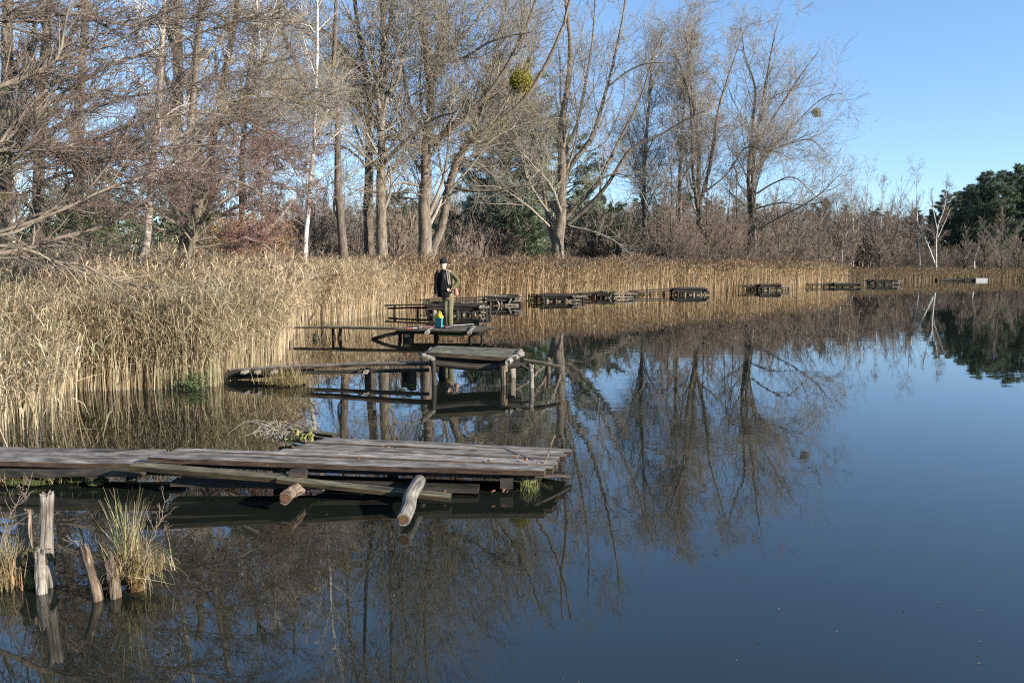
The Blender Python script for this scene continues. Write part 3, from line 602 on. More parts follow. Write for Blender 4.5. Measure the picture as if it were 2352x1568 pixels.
# --- brown thicket band (bare shrubs nobody could count)
def shrub(seed, h=4., n0=9, q_=1., m=1.):
    r = np.random.default_rng(seed); K = 7; P = np.zeros((n0, K, 3)); a = r.uniform(0, 6.28, n0); sp = r.uniform(.1, .45, n0)
    q = np.linspace(0, 1, K); H = h * r.uniform(.6, 1.05, n0)
    P[:, :, 0] = r.normal(0, .25, n0)[:, None] + (np.cos(a) * sp * H)[:, None] * q ** 1.2; P[:, :, 1] = r.normal(0, .25, n0)[:, None] + (np.sin(a) * sp * H)[:, None] * q ** 1.2; P[:, :, 2] = H[:, None] * q
    P[:, 1:] += r.normal(0, .05, (n0, K - 1, 3)); Rr = np.linspace(.04, .012, K)[None] * np.ones((n0, 1)) * q_
    b = kids(P, Rr, n=int(90 * m), t0=.15, t1=1, a0=.35, a1=.8, L0=.25, L1=.5, rr=.5, r_end=.008 * q_, K=5, wob=.12, up=.06, seed=seed + 1, rmin=.012 * q_)
    c = kids(*b, n=int(620 * m), t0=.1, t1=1, a0=.35, a1=.9, L0=.3, L1=.7, rr=.7, r_end=.006 * q_, K=4, wob=.15, up=.04, seed=seed + 2, rmin=.009 * q_)
    return join([tubes(P, Rr, 4), tubes(*b, 3), tubes(*c, 3)])[:2]
def scatter(meshes, pts, sc, seed):
    r = np.random.default_rng(seed); out = []
    for p, s in zip(pts, sc):
        V, F = meshes[r.integers(len(meshes))]; a = r.uniform(0, 6.28); c, s_ = math.cos(a), math.sin(a)
        Q = np.stack([V[:, 0] * c - V[:, 1] * s_, V[:, 0] * s_ + V[:, 1] * c, V[:, 2]], 1) * (s * np.array([1, 1, r.uniform(.85, 1.15)])); Q += np.array([p[0], p[1], gz1(p[0], p[1]) - .1]); out.append((Q, F))
    return join(out)[:2]
SH = [shrub(500 + i * 7) for i in range(4)]; SF = [shrub(560 + i * 7, q_=.5, m=1.3, n0=12) for i in range(4)]
def px_pts(xs, Y): return [(at(x, 600, y)[0], y) for x, y in zip(xs, Y)]
q = np.random.default_rng(55)
n = 150; xs = q.uniform(640, 2080, n); Yb = np.interp(xs, [640, 900, 1200, 1500, 1800, 2080], [40, 44, 54, 66, 76, 100]) + q.uniform(0, 10, n)
sc = q.uniform(.75, 1.25, n) * np.interp(xs, [640, 1200, 1500, 2080], [1.0, 1.15, 1.5, 2.0])
V, F = scatter(SH, px_pts(xs, Yb), sc, 1)
tag(link('thicket', npmesh('thicket', V, F, smooth=False), M['twig_b']), 'brown leafless undergrowth tangle behind the reeds and poplars', 'undergrowth', kind='stuff')
n = 80; xs = q.uniform(-150, 640, n); Yb = np.interp(xs, [-150, 640], [20, 32]) + q.uniform(0, 9, n); sc = q.uniform(.5, .95, n)
V, F = scatter(SH, px_pts(xs, Yb), sc, 2)
n = 100; xs = q.uniform(1780, 2420, n); Yb = q.uniform(100, 114, n); sc = q.uniform(.8, 1.7, n) * np.interp(xs, [1780, 2000, 2120, 2420], [1.25, 1.2, .75, .42]); V2, F2 = scatter(SF, px_pts(xs, Yb), sc, 3)
tag(link('thicket', npmesh('thicket', V, F, smooth=False), M['twig_r']), 'grey brown tangle of bare brush between the trunks at the left', 'undergrowth', kind='stuff')
tag(link('thicket', npmesh('thicket', V2, F2, smooth=False), M['twig_b']), 'low brown brush along the far bank under the birches', 'undergrowth', kind='stuff')

# --- pines
pine_cols = [(.085, .115, .07), (.105, .14, .08), (.07, .095, .06), (.125, .155, .085)]
blue_cols = [(.22, .28, .19), (.17, .22, .16), (.27, .32, .22), (.27, .29, .19)]
def pine_mesh(seed, H=14., r0=.18, w=.28, crown0=.35, nl=70, cols=pine_cols, blade=.16, dens=9, wd=.022, pw=.7):
    r = np.random.default_rng(seed); K = 12; P = np.zeros((1, K, 3)); P[0, :, 2] = np.linspace(0, H, K); P[0, 1:, :2] += np.cumsum(r.normal(0, .06, (K - 1, 2)), 0); Rr = np.linspace(r0, .03, K)[None]
    n = nl; t = np.sort(r.uniform(crown0, .99, n)); z = t * H; i = np.minimum((t * (K - 1)).astype(int), K - 2); p = P[0, i] * (1 - (t * (K - 1) - i))[:, None] + P[0, i + 1] * (t * (K - 1) - i)[:, None]
    prof = np.sin(np.clip((t - crown0) / (1 - crown0), 0, 1) ** .75 * np.pi) ** pw * .8 + .2 * (1 - t) + .08
    ln = H * w * prof * r.uniform(.6, 1.15, n); a = r.uniform(0, 6.283, n); el = r.uniform(-.05, .55, n)
    d = np.stack([np.cos(a) * np.cos(el), np.sin(a) * np.cos(el), np.sin(el)], 1); KB = 6; B = np.empty((n, KB, 3)); B[:, 0] = p
    for k in range(1, KB): d = unit(d + r.normal(0, .08, (n, 3)) + np.array([0, 0, .05])); B[:, k] = B[:, k - 1] + d * (ln / (KB - 1))[:, None]
    BR = np.linspace(1, .25, KB)[None] * np.full((n, 1), r0 * .22)
    s = kids(B, BR, n=n * 6, t0=.3, t1=1, a0=.4, a1=1., L0=.2, L1=.45, rr=.6, r_end=.008, K=4, wob=.1, up=.05, seed=seed + 1)
    wood = join([tubes(B, BR, 4), tubes(*s, 3)])[:2]; tr = tubes(P, Rr, 8)
    cen = np.vstack([s[0][:, 1:].reshape(-1, 3), B[:, 3:].reshape(-1, 3)])
    lf = leafcloud(cen, dens, .13 * H / 14, blade, wd, cols, seed + 2, flat=.6)
    return tr, wood, lf
def pine_parts(seed, **k):
    tr, wood, lf = pine_mesh(seed, **k); return npmesh('trunk', *tr), npmesh('branches', *wood), npmesh('foliage', *lf, smooth=False)
def pine(loc, meshes, label, group='pines', rot=0, s=1., sz=1., bark='bark_dark'):
    root = empty('pine_tree', loc, label, 'tree', group); root.rotation_euler = (0, 0, rot); root.scale = (s, s, s * sz)
    for nme, me, mt in zip(('trunk', 'crown', 'foliage'), meshes, (M[bark], M[bark], M['needle'])):
        if not me.materials: me.materials.append(mt)
        o = bpy.data.objects.new(nme, me); C.objects.link(o); o.parent = root
    return root
def g3(x, y): return (x, y, gz1(x, y) - .1)
big = pine_parts(700, H=15.6, r0=.25, w=.27, crown0=.02, nl=210, cols=blue_cols, blade=.26, dens=20, wd=.022, pw=.35)
p = at(1160, 600, 58); pine(g3(p[0], 58), big, 'large blue green pine behind the bare poplars, its crown right below the mistletoe ball', 'green pines at the centre')
big2 = pine_parts(720, H=13, r0=.22, w=.34, crown0=.02, nl=120, cols=blue_cols, blade=.25, dens=14, wd=.022)
p = at(1290, 600, 64); pine(g3(p[0], 64), big2, 'lighter green pine behind the stems of the broad poplar, right of the large one', 'green pines at the centre', s=1.0)
sm = pine_parts(740, H=6, r0=.1, w=.42, crown0=.02, nl=70, cols=[(.07, .10, .05), (.09, .13, .06), (.05, .08, .04)], blade=.18, dens=7, wd=.02)
for i, (x, Y, s, lb) in enumerate([(905, 50, 1.05, 'short dark pine between the poplar pair and the straight forked poplar'), (950, 56, 1.0, 'short dark pine half hidden behind the straight forked poplar trunk'), (1040, 60, .95, 'low dark pine behind the foot of the leaning poplar stem'),
                               (1120, 56, 1.05, 'bushy young pine spreading low under the large blue green pine'), (1210, 55, .9, 'bushy young pine low down, close left of the broad poplar base'), (1400, 62, 1.05, 'young pine right of the broad poplar base under its low limb'),
                               (370, 25, .62, 'bright green young pine between the two pale leaning trunks at the left'), (240, 27, .85, 'young green pine behind the brush left of the pale leaning trunk'), (455, 28, .7, 'small green pine behind the foot of the brown forked trunks'), (150, 26, .7, 'young green pine deep between the dark trunks at the far left'),
                               (640, 42, .8, 'low green pine behind the reeds under the two thin birches'), (1000, 52, .7, 'smallest green pine, directly behind the man above the reeds')]):
    p = at(x, 600, Y); pine(g3(p[0], Y), sm, lb, 'young green pines', rot=i * 1.3, s=s)
FP = [pine_parts(760 + i * 10, H=15, r0=.18, w=.18, crown0=.12, nl=80, blade=.27, dens=12, wd=.028) for i in range(3)]
q = np.random.default_rng(77); k = 0
for row, (Y0, n, x0, x1) in enumerate([(124, 19, 2130, 2640), (138, 22, 2010, 2700), (154, 24, 1960, 2800)]):
    for i in range(n):
        x = x0 + (x1 - x0) * (i + q.uniform(-.3, .3)) / n; Y = Y0 + q.uniform(-5, 5); p = at(x, 600, Y)
        s = np.interp(x, [1980, 2080, 2130, 2180, 2250, 2352, 2700], [.68, .64, .70, .84, .98, 1.08, 1.12]) * q.uniform(.86, 1.1) * (1 + row * .04)
        pine(g3(p[0], Y), FP[q.integers(3)], 'dark green pine in the dense wood on the hill at the right', 'pines of the wood on the right', rot=q.uniform(0, 6), s=s)
for i in range(34):
    x = 640 + 1330 * (i + q.uniform(-.3, .3)) / 34; Y = 135 + q.uniform(-8, 8); p = at(x, 600, Y); s = q.uniform(.68, .88)
    pine(g3(p[0], Y), FP[q.integers(3)], 'distant green pine showing its top over the brown thicket', 'distant pines behind the thicket', rot=q.uniform(0, 6), s=s)
# brownish bare crowns behind the band
q = np.random.default_rng(91)
n = 120; xs = q.uniform(620, 2060, n); Yb = q.uniform(104, 122, n); sc = q.uniform(2.0, 2.8, n); V, F = scatter(SF, px_pts(xs, Yb), sc, 7)
tag(link('thicket', npmesh('thicket', V, F, smooth=False), M['twig_b']), 'rust brown bare woodland forming the far backdrop between the poplars', 'woodland', kind='stuff')

# --- trees of the left edge
def wood_levels(n1, n2, n3, n4, up=.02, rm=.0055, t0=.25, a=(.6, 1.2), L=(.14, .34)):
    return [dict(n=int(n1 * 1.5), t0=t0, t1=.97, a0=a[0], a1=a[1], L0=L[0], L1=L[1], rr=.33, r_end=.010, wob=.12, up=up, rmin=.013),
            dict(n=int(n2 * 2), t0=.15, t1=.98, a0=.35, a1=.9, L0=.25, L1=.55, rr=.5, r_end=.007, K=8, wob=.18, up=up, rmin=.009),
            dict(n=int(n3 * 1.7), t0=.1, t1=1, a0=.4, a1=1.0, L0=.3, L1=.65, rr=.65, r_end=.004, K=6, wob=.2, up=up, rmin=rm),
            dict(n=int(n4 * 1.3), t0=.1, t1=1, a0=.4, a1=1.1, L0=.35, L1=.85, rr=.7, r_end=.003, K=4, wob=.22, up=up, rmin=rm * .65)]
LG = 'trees crowding the left shore'
make_tree('alder_tree', 'thick dark trunk standing at the very left edge of the picture', 'tree',
    [([(12, 640), (14, 480), (10, 330), (14, 160), (16, 40), (20, -150)], (17.5, 17.5), .165, .09)],
    [([(14, 200), (60, 165), (120, 140), (160, 80), (200, -20)], (17.5, 16), .06, .02)], wood_levels(14, 120, 700, 2600), M['bark_moss'], M['twig_r'], group=LG, seed=41)
make_tree('alder_tree', 'second dark trunk from the left, straight with orange lit upper bark', 'tree',
    [([(92, 640), (88, 480), (92, 330), (98, 180), (108, 40), (110, -150)], (20, 20), .155, .09)],
    [([(92, 420), (150, 400), (200, 395), (260, 385)], (20, 18), .05, .02)], wood_levels(14, 120, 700, 2600), M['bark_dark'], M['twig_r'], group=LG, seed=42)
make_tree('alder_tree', 'dark trunk behind the brush between the straight one and the pale leaning one', 'tree',
    [([(180, 640), (182, 480), (180, 330), (190, 180), (200, 40), (205, -150)], (24, 24), .17, .09)],
    [([(182, 400), (220, 360), (260, 330), (330, 320)], (24, 22), .05, .02)], wood_levels(12, 110, 600, 2200), M['bark_dark'], M['twig_r'], group=LG, seed=43)
make_tree('pine_snag', 'pale slender trunk with peeling orange bark leaning right above the reeds', 'tree',
    [([(322, 640), (335, 560), (343, 480), (350, 380), (362, 290), (368, 180), (374, 60), (385, -100)], (16.5, 17), .085, .04)], [],
    wood_levels(12, 60, 260, 800), M['bark_pale'], M['twig_p'], group=LG, seed=44)
make_tree('willow_tree', 'pale trunk curving right just behind the reed tops, right of the peeling one', 'tree',
    [([(412, 640), (418, 580), (428, 500), (440, 430), (436, 340), (445, 240), (455, 120), (470, -60)], (19, 20), .13, .06)],
    [([(432, 480), (470, 440), (520, 400)], (19, 18), .04, .015)], wood_levels(14, 120, 700, 2400), M['bark'], M['twig'], group=LG, seed=45)
make_tree('alder_tree', 'brown trunk with ivy like growth behind the twigs, left one of the forked pair', 'tree',
    [([(470, 620), (455, 480), (448, 330), (440, 210), (452, 100), (470, -60)], (27, 27), .22, .10)],
    [([(448, 300), (500, 260), (560, 230), (640, 225), (700, 240)], (27, 23), .07, .02), ([(446, 330), (400, 280), (380, 180), (340, 60)], (27, 28), .09, .03)], wood_levels(16, 160, 900, 3600), M['bark_moss'], M['twig_y'], group=LG, seed=46)
make_tree('alder_tree', 'dark forked trunk curving up to the right beneath the arching lichen limbs', 'tree',
    [([(480, 620), (485, 470), (490, 330), (510, 260), (520, 180), (545, 60), (560, -90)], (29, 29), .19, .08)],
    [([(500, 290), (560, 275), (600, 300), (650, 340), (680, 400)], (29, 26), .07, .02), ([(515, 220), (580, 200), (640, 200), (700, 230), (760, 250)], (29, 25), .06, .02)], wood_levels(16, 160, 900, 3600), M['bark_dark'], M['twig_y'], group=LG, seed=47)
make_tree('oak_tree', 'wide grey trunk in the background behind the pale peeling one, reaching the top edge', 'tree',
    [([(405, 600), (402, 480), (400, 330), (403, 180), (395, 60), (390, -120)], (34, 34), .30, .15)],
    [([(402, 200), (350, 150), (300, 60)], (34, 33), .10, .03)], wood_levels(14, 140, 800, 3000), M['bark'], M['twig'], group=LG, seed=48)
make_tree('alder_tree', 'straight trunk rising behind the thin birch in the left background', 'tree',
    [([(560, 600), (556, 480), (558, 330), (570, 180), (585, 60), (590, -120)], (36, 36), .16, .08)],
    [], wood_levels(16, 160, 900, 3200), M['bark_dark'], M['twig_y'], group=LG, seed=49)
# the near alder: its trunk stands left of the frame, long limbs sweep in
root, tw, cp = make_tree('alder_tree', 'near alder whose long dark limbs with reddish catkins sweep in from the left edge', 'tree',
    [([(-210, 700), (-200, 500), (-180, 300), (-170, 100), (-160, -100), (-150, -300)], (12, 12.5), .22, .12)],
    [([(-190, 620), (-60, 590), (60, 570), (130, 545), (250, 515), (320, 465), (420, 415), (480, 360)], (12, 13.5), 0.0465, 0.0072),
     ([(-190, 560), (0, 540), (60, 520), (120, 480), (200, 470), (300, 470)], (12, 13), 0.0310, 0.0060),
     ([(-195, 480), (-60, 420), (20, 300), (100, 215), (190, 135), (300, 80), (390, 20)], (12, 14), 0.0372, 0.0072),
     ([(-190, 400), (-40, 360), (60, 280), (160, 205), (260, 150), (380, 110), (520, 60), (640, 40)], (12, 15), 0.0372, 0.0072),
     ([(-190, 450), (-60, 370), (30, 340), (110, 350), (200, 375), (320, 360), (430, 335), (520, 345), (610, 400), (680, 450)], (12, 15), 0.0372, 0.0060),
     ([(-185, 320), (-100, 260), (0, 200), (70, 170), (130, 130), (150, 50), (180, -40)], (12, 13), 0.0434, 0.0120),
     ([(-190, 520), (-60, 440), (40, 360), (140, 280), (260, 230), (400, 200), (540, 170), (640, 190)], (12, 15.5), 0.0341, 0.0072),
     ([(-180, 250), (-80, 60), (60, 50), (160, 30), (300, 60), (440, 40), (560, 50), (660, 40)], (12, 15), 0.0310, 0.0060),
     ([(-190, 500), (0, 400), (150, 340), (300, 290), (450, 260), (560, 280), (640, 320), (700, 360)], (12, 16), 0.0310, 0.0060),
     ([(-190, 590), (100, 500), (260, 430), (380, 400), (480, 400), (600, 440), (690, 480)], (12, 15), 0.0310, 0.0060)],
    [dict(n=10, t0=.3, t1=.9, a0=.6, a1=1.1, L0=.2, L1=.4, rr=.3, r_end=.01, wob=.1, up=.04, rmin=.012),
     dict(n=620, t0=.12, t1=.99, a0=.25, a1=.75, L0=.12, L1=.36, rr=.5, r_end=.0035, K=9, wob=.14, up=.02, rmin=.0055),
     dict(n=4600, t0=.1, t1=1, a0=.3, a1=.85, L0=.2, L1=.5, rr=.6, r_end=.0025, K=6, wob=.13, up=.03, rmin=.0042),
     dict(n=14000, t0=.1, t1=1, a0=.3, a1=.9, L0=.3, L1=.7, rr=.7, r_end=.002, K=4, wob=.16, up=.02, rmin=.003)],
    M['bark_moss'], M['twig_r'], seed=50, group=LG)
# catkins hang from the outer twigs
tips = tw[0][:, -1]; q = np.random.default_rng(5)
dens = np.exp(-((tips[:, 0] - at(610, 430, 15)[0]) / 1.6) ** 2 - ((tips[:, 2] - at(610, 430, 15)[2]) / .9) ** 2) * 2.2 + .28
tips = tips[q.random(len(tips)) < dens]
V, F, Cc = leafcloud(tips, 5, .035, .045, .0038, [(.15, .075, .068), (.19, .10, .085), (.12, .07, .06), (.18, .12, .09)], 9, droop=1.2)
link('catkins', npmesh('catkins', V, F, Cc, smooth=False), M['catkin'], root)
# second shrub-like alder making the low reddish mass
root, tw, cp = make_tree('alder_tree', 'low spreading alder with the dense purple red twigs left of the white birch', 'tree',
    [([(430, 620), (450, 540), (480, 480), (500, 420)], (17.5, 17.5), .08, .03)],
    [([(440, 560), (500, 500), (570, 470), (640, 480), (700, 520)], (17.5, 18.5), .035, .008), ([(470, 500), (540, 440), (610, 420), (680, 440), (715, 470)], (17.5, 18.5), .035, .008),
     ([(490, 440), (540, 380), (600, 350), (660, 370), (710, 400)], (17.5, 18.5), .03, .008), ([(440, 570), (520, 560), (600, 540), (680, 560)], (17.5, 18), .03, .008),
     ([(450, 540), (400, 480), (370, 430), (330, 400)], (17.5, 18), .03, .008), ([(560, 545), (600, 560), (640, 590), (670, 600)], (17.5, 18), .03, .008)],
    [dict(n=8, t0=.3, t1=.9, a0=.6, a1=1.1, L0=.3, L1=.6, rr=.4, r_end=.008, wob=.1, up=.04, rmin=.012),
     dict(n=160, t0=.15, t1=.99, a0=.25, a1=.75, L0=.15, L1=.4, rr=.5, r_end=.005, K=8, wob=.10, up=.03, rmin=.007),
     dict(n=2600, t0=.1, t1=1, a0=.3, a1=.85, L0=.25, L1=.5, rr=.6, r_end=.003, K=6, wob=.13, up=.02, rmin=.005),
     dict(n=6500, t0=.1, t1=1, a0=.3, a1=.9, L0=.3, L1=.7, rr=.7, r_end=.002, K=4, wob=.16, up=.02, rmin=.0035)],
    M['bark_moss'], M['twig_r'], seed=52, group=LG)
tips = tw[0][:, -1]; tips = tips[tips[:, 0] > at(520, 500, 18)[0]]
V, F, Cc = leafcloud(tips, 3, .06, .05, .005, [(.24, .125, .115), (.28, .15, .13), (.2, .12, .1)], 10, droop=1.0)
link('catkins', npmesh('catkins', V, F, Cc, smooth=False), M['catkin'], root)
# fallen branch over the reeds
root = empty('fallen_branch', at(30, 575, 12.5), 'long bare fallen branch lying across the tops of the reeds at the left', 'branch')
FB = np.array([path3([(-40, 560), (70, 575), (120, 600), (190, 608), (250, 640), (330, 655), (450, 665), (520, 690)], (12.3, 13.2), 16)]); FR = np.linspace(.032, .008, 16)[None]
b = kids(FB, FR, n=30, t0=.1, t1=1, a0=.3, a1=.8, L0=.08, L1=.3, rr=.5, r_end=.004, K=6, wob=.12, up=.02, seed=61); c = kids(*b, n=140, t0=.1, t1=1, a0=.3, a1=.8, L0=.2, L1=.5, rr=.6, r_end=.003, K=4, wob=.12, up=0, seed=62)
link('bough', npmesh('bough', *tubes(FB, FR, 8)), M['bark'], root); link('twigs', npmesh('twigs', *join([tubes(*b, 4), tubes(*c, 3)])[:2]), M['twig'], root)
# rusty beech leaves low behind the reeds
q = np.random.default_rng(71); cen = np.stack([q.uniform(at(470, 550, 24)[0], at(660, 550, 24)[0], 900), q.uniform(22.5, 25.5, 900), q.uniform(.6, 3.3, 900)], 1)
root = empty('beech_sapling', (cen[:, 0].mean(), 24, .3), 'low beech still holding rusty orange dead leaves behind the reed tops at the left', 'tree')
Pb = np.zeros((14, 8, 3)); Pb[:, :, 0] = cen[:, 0].mean() + q.uniform(-1, 1, 14)[:, None] * np.linspace(.2, 1.2, 8); Pb[:, :, 1] = 24 + q.uniform(-1, 1, 14)[:, None] * np.linspace(.2, 1.2, 8); Pb[:, :, 2] = np.linspace(.1, 3.2, 8)
link('stem', npmesh('stem', *tubes(Pb, np.linspace(.04, .01, 8)[None] * np.ones((14, 1)), 5)), M['bark_dark'], root)
V, F, Cc = leafcloud(cen, 9, .13, .07, .022, [(.26, .14, .07), (.32, .19, .10), (.20, .11, .06)], 5)
link('foliage', npmesh('foliage', V, F, Cc, smooth=False), M['leaf'], root)
# evergreen leaf brush at the left, between trunks
for bx, by, bY, w_, h_, n_, lb in [(150, 520, 22, 1.6, 1.4, 700, 'dull green leafy undergrowth bush between the dark trunks at the far left'), (250, 500, 24, 1.6, 1.6, 800, 'olive green bush behind the sweeping alder limbs'), (430, 560, 30, 2.2, 1.3, 600, 'green low bush behind the forked brown trunks')]:
    c0 = at(bx, by, bY); cen = c0 + np.random.default_rng(bx).normal(0, 1, (n_, 3)) * np.array([w_, .8, h_]) * .5; cen[:, 2] = np.maximum(cen[:, 2], .4)
    root = empty('leafy_bush', (c0[0], c0[1], .3), lb, 'bush'); Pb = np.zeros((9, 6, 3)); Pb[:, :, 0] = c0[0] + q.uniform(-1, 1, 9)[:, None] * np.linspace(.1, 1, 6); Pb[:, :, 1] = c0[1]; Pb[:, :, 2] = np.linspace(.1, c0[2] + .5, 6)
    link('stem', npmesh('stem', *tubes(Pb, np.full((9, 6), .015), 4)), M['bark_dark'], root)
    link('foliage', npmesh('foliage', *leafcloud(cen, 8, .12, .06, .016, [(.09, .12, .045), (.13, .16, .06), (.07, .09, .04)], bx), smooth=False), M['leaf'], root)

# ------------------------------------------------------------------ jetties
def PT(x, y, Y): return at(x, y, Y)
def deck(mb, A, B, D_, C_, n, t=.04, gap=.12, jit=.03, starts=None, ends=None, zj=.005):
    """boards running A->B, stacked from the near side AB to the far side DC"""
    A, B, C_, D_ = [np.array(v, float) for v in (A, B, C_, D_)]
    for i in range(n):
        q = (i + .5) / n; a = A + (D_ - A) * q; b = B + (C_ - B) * q; d = b - a; L = np.linalg.norm(d)
        if starts is not None: a = a + d * starts[i]
        a = a + d / L * random.uniform(-jit, jit); b = b + d / L * random.uniform(-jit, jit)
        if ends is not None: b = b + d / L * ends[i]
        w = np.linalg.norm((D_ - A) + (C_ - B)) / 2 / n * (1 - gap); side = unit((D_ - A) + (C_ - B))
        zz = np.array([0, 0, random.uniform(-zj, zj) - t / 2]); nrm = np.cross(unit(d), side); nrm = nrm if nrm[2] > 0 else -nrm
        mb.board(a + zz, b + zz, w, t, up=nrm, side=-side)
JG = 'wooden fishing jetties along the reeds'
# near jetty
J = empty('fishing_jetty', on(900, 1120), 'nearest wooden jetty of wide grey brown boards reaching in from the left in the foreground', 'jetty', JG)
A_ = PT(339, 1051, 6.66); B_ = PT(1259, 1082, 6.50); Cc_ = PT(1292, 1029, 7.34)
Dd = PT(500, 1001, 7.62); Dd = A_ + (Cc_ - B_) * 1.02 + np.array([0, 0, .05])
mb = MB(); fs = lambda x: max(0, (x - 339) / 920.)
deck(mb, A_, B_, Dd, Cc_, 8, t=.05, gap=.16, jit=.02, zj=.005, starts=[0, .01, .02, .29, .305, .32, .33, .345], ends=[-.02, .0, .02, .03, .02, .06, .03, .10])
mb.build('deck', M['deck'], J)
mb = MB(); a1 = PT(-60, 1054, 6.75); b1 = PT(372, 1060, 6.72); c1 = PT(385, 1027, 7.25); d1 = PT(-60, 1021, 7.3)
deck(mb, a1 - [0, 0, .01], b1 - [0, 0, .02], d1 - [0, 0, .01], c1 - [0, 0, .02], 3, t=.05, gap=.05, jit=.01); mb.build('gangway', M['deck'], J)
mb = MB()
mb.board(PT(-60, 1083, 6.8), PT(330, 1083, 6.75), .1, .07); mb.board(PT(-60, 1072, 7.1), PT(420, 1078, 7.0), .1, .08)
mb.board(A_ + [.25, .22, -.09], B_ + [-.05, .2, -.09], .09, .07); mb.board(PT(420, 1030, 7.35) - [0, 0, .12], PT(1270, 1040, 7.1) - [0, 0, .1], .09, .08)
mb.board(PT(400, 1105, 6.6), PT(1100, 1122, 6.55), .16, .04); mb.build('support_beam', M['dark'], J)
for x, Y in ((60, 6.9), (300, 7.0), (640, 6.75), (900, 7.1), (1225, 7.0), (480, 7.3)):
    mb = MB(); p = PT(x, 1080, Y); mb.log([(p[0], Y, -.4), (p[0] + .01, Y, .2)], .05, S=10, n=4); mb.build('post', M['dark'], J)
mb = MB(); p = PT(1172, 1112, 6.62); mb.board((p[0] - .03, 6.55, p[2] + .02), (p[0] - .03, 7.3, p[2] + .03), .11, .09); mb.build('crossbeam', M['dark'], J)
mb = MB(); mb.log([on(1204, 1122, -.05) + [0, .2, 0], PT(1222, 1098, 6.75)], .045, .04, n=5, rough=.1); mb.build('post', M['grey'], J)
mb = MB(); mb.board(PT(306, 1070, 6.47), PT(700, 1103, 6.38), .13, .045, warp=.002); mb.board(PT(640, 1101, 6.35), PT(1035, 1143, 6.25), .12, .04, warp=.002); mb.build('loose_plank', M['mossy'], J)
mb = MB(); mb.board(PT(666, 1090, 6.42) + [0, 0, .015], PT(704, 1090, 6.42) + [0, 0, .015], .09, .05, n=2); mb.build('block', M['deck_side'], J)
mb = MB(); mb.log([PT(963, 1100, 6.75), PT(958, 1112, 6.4), PT(942, 1140, 6.05), PT(938, 1165, 5.85), PT(927, 1193, 5.62)], .056, .050, S=16, n=16, rough=.05); lg = mb.build('round_log', M['log'], J)
def cut_face(c, d, r, parent):
    d = unit(np.array(d, float)); c = np.array(c, float); f = MB(); f.log([c - d * .01, c + d * .004], r, r * .97, S=14, n=1, rough=.05); f.build('cut_face', M['cut'], parent)
cut_face(PT(927, 1193, 5.62), PT(927, 1193, 5.62) - PT(938, 1165, 5.85), .036, lg)
mb = MB(); mb.log([PT(705, 1114, 6.5), PT(672, 1130, 6.15), PT(655, 1143, 6.0)], .042, .05, S=16, n=9, rough=.09); lg = mb.build('round_log', M['rot'], J); cut_face(PT(655, 1143, 6.0), PT(655, 1143, 6.0) - PT(672, 1130, 6.15), .042, lg)
mb = MB(); mb.board(on(668, 984, .10), on(772, 1001, .10), .11, .03); mb.board(on(648, 1003, .06), on(740, 1022, .06), .1, .03); mb.board(on(690, 997, .03), on(790, 1018, .03), .1, .03); mb.build('old_plank', M['mossy'], J)
mb = MB(); mb.board(PT(1225, 1092, 6.62), PT(1307, 1093, 6.9), .03, .03, n=3); mb.board(PT(1150, 1050, 7.3) - [0, 0, .08], PT(1300, 1092, 6.95), .05, .04); mb.build('crossbeam', M['deck_side'], J)
# moss shelf and litter by the jetty
def clump(name, centre, rad, n, h, cols, label, cat, wd=.003, K=5, spread=.7, sd=0, droop=1.2, parent=None, base=None):
    r = np.random.default_rng(sd); c = np.array(centre) + np.stack([r.normal(0, rad[0], n), r.normal(0, rad[1], n), np.zeros(n)], 1)
    a = r.uniform(0, 6.28, n); L = h * r.uniform(.45, 1.1, n); e = 1.57 - np.abs(r.normal(0, spread, n)); dr = np.abs(r.normal(0, droop, n)); P = np.empty((n, K, 3)); P[:, 0] = c
    for k in range(1, K):
        P[:, k] = P[:, k - 1] + np.stack([np.cos(a) * np.cos(e), np.sin(a) * np.cos(e), np.sin(e)], 1) * (L / (K - 1))[:, None]; e = e - dr / (K - 1)
    P[:, :, 2] = np.maximum(P[:, :, 2], -.02)
    sd_ = unit(np.stack([-np.sin(a), np.cos(a), r.uniform(-.3, .3, n)], 1)); Wd = wd * r.uniform(.6, 1.4, n)[:, None] * np.linspace(1, .15, K)[None]
    cols = np.array(cols); cc = np.repeat(cols[r.integers(0, len(cols), n)] * r.uniform(.7, 1.25, n)[:, None], K * 2, 0)
    V, F = ribbons(P, Wd, sd_); o = link(name, npmesh(name, V, F, cc, smooth=False), M['reed'], parent)
    if parent is None: tag(o, label, cat)
    return o
def blob(mb, c, rx, ry, rz, S=14, n=7, rough=.12):
    mb.loft([((c[0] + random.uniform(-.1, .1) * rx, c[1], c[2] - rz + 2 * rz * i / n), rx * max(.08, math.sin(math.pi * (i + .15) / (n + .3))), ry * max(.08, math.sin(math.pi * (i + .15) / (n + .3)))) for i in range(n + 1)], S=S, rough=rough)
green = [(.20, .26, .07), (.28, .30, .10), (.34, .31, .14), (.15, .20, .05)]
dry = [(.46, .36, .20), (.36, .26, .13), (.5, .42, .27), (.28, .19, .1), (.3, .28, .12)]
clump('grass_tuft', on(1215, 1128, .0) + [0, .05, 0], (.035, .03), 130, .17, green + [(.5, .48, .28)], 'small fresh green grass tuft at the right end of the nearest jetty', 'grass', sd=4, spread=.45)
st = MB(); st.log([PT(1275, 1000, 6.98), PT(1266, 1020, 6.9), PT(1257, 1048, 6.8), PT(1245, 1071, 6.72)], .006, .0075, S=6, n=8, rough=.15); o = st.build('stick', M['rot']); tag(o, 'thin reddish brown stick standing at the right end of the nearest deck', 'stick')
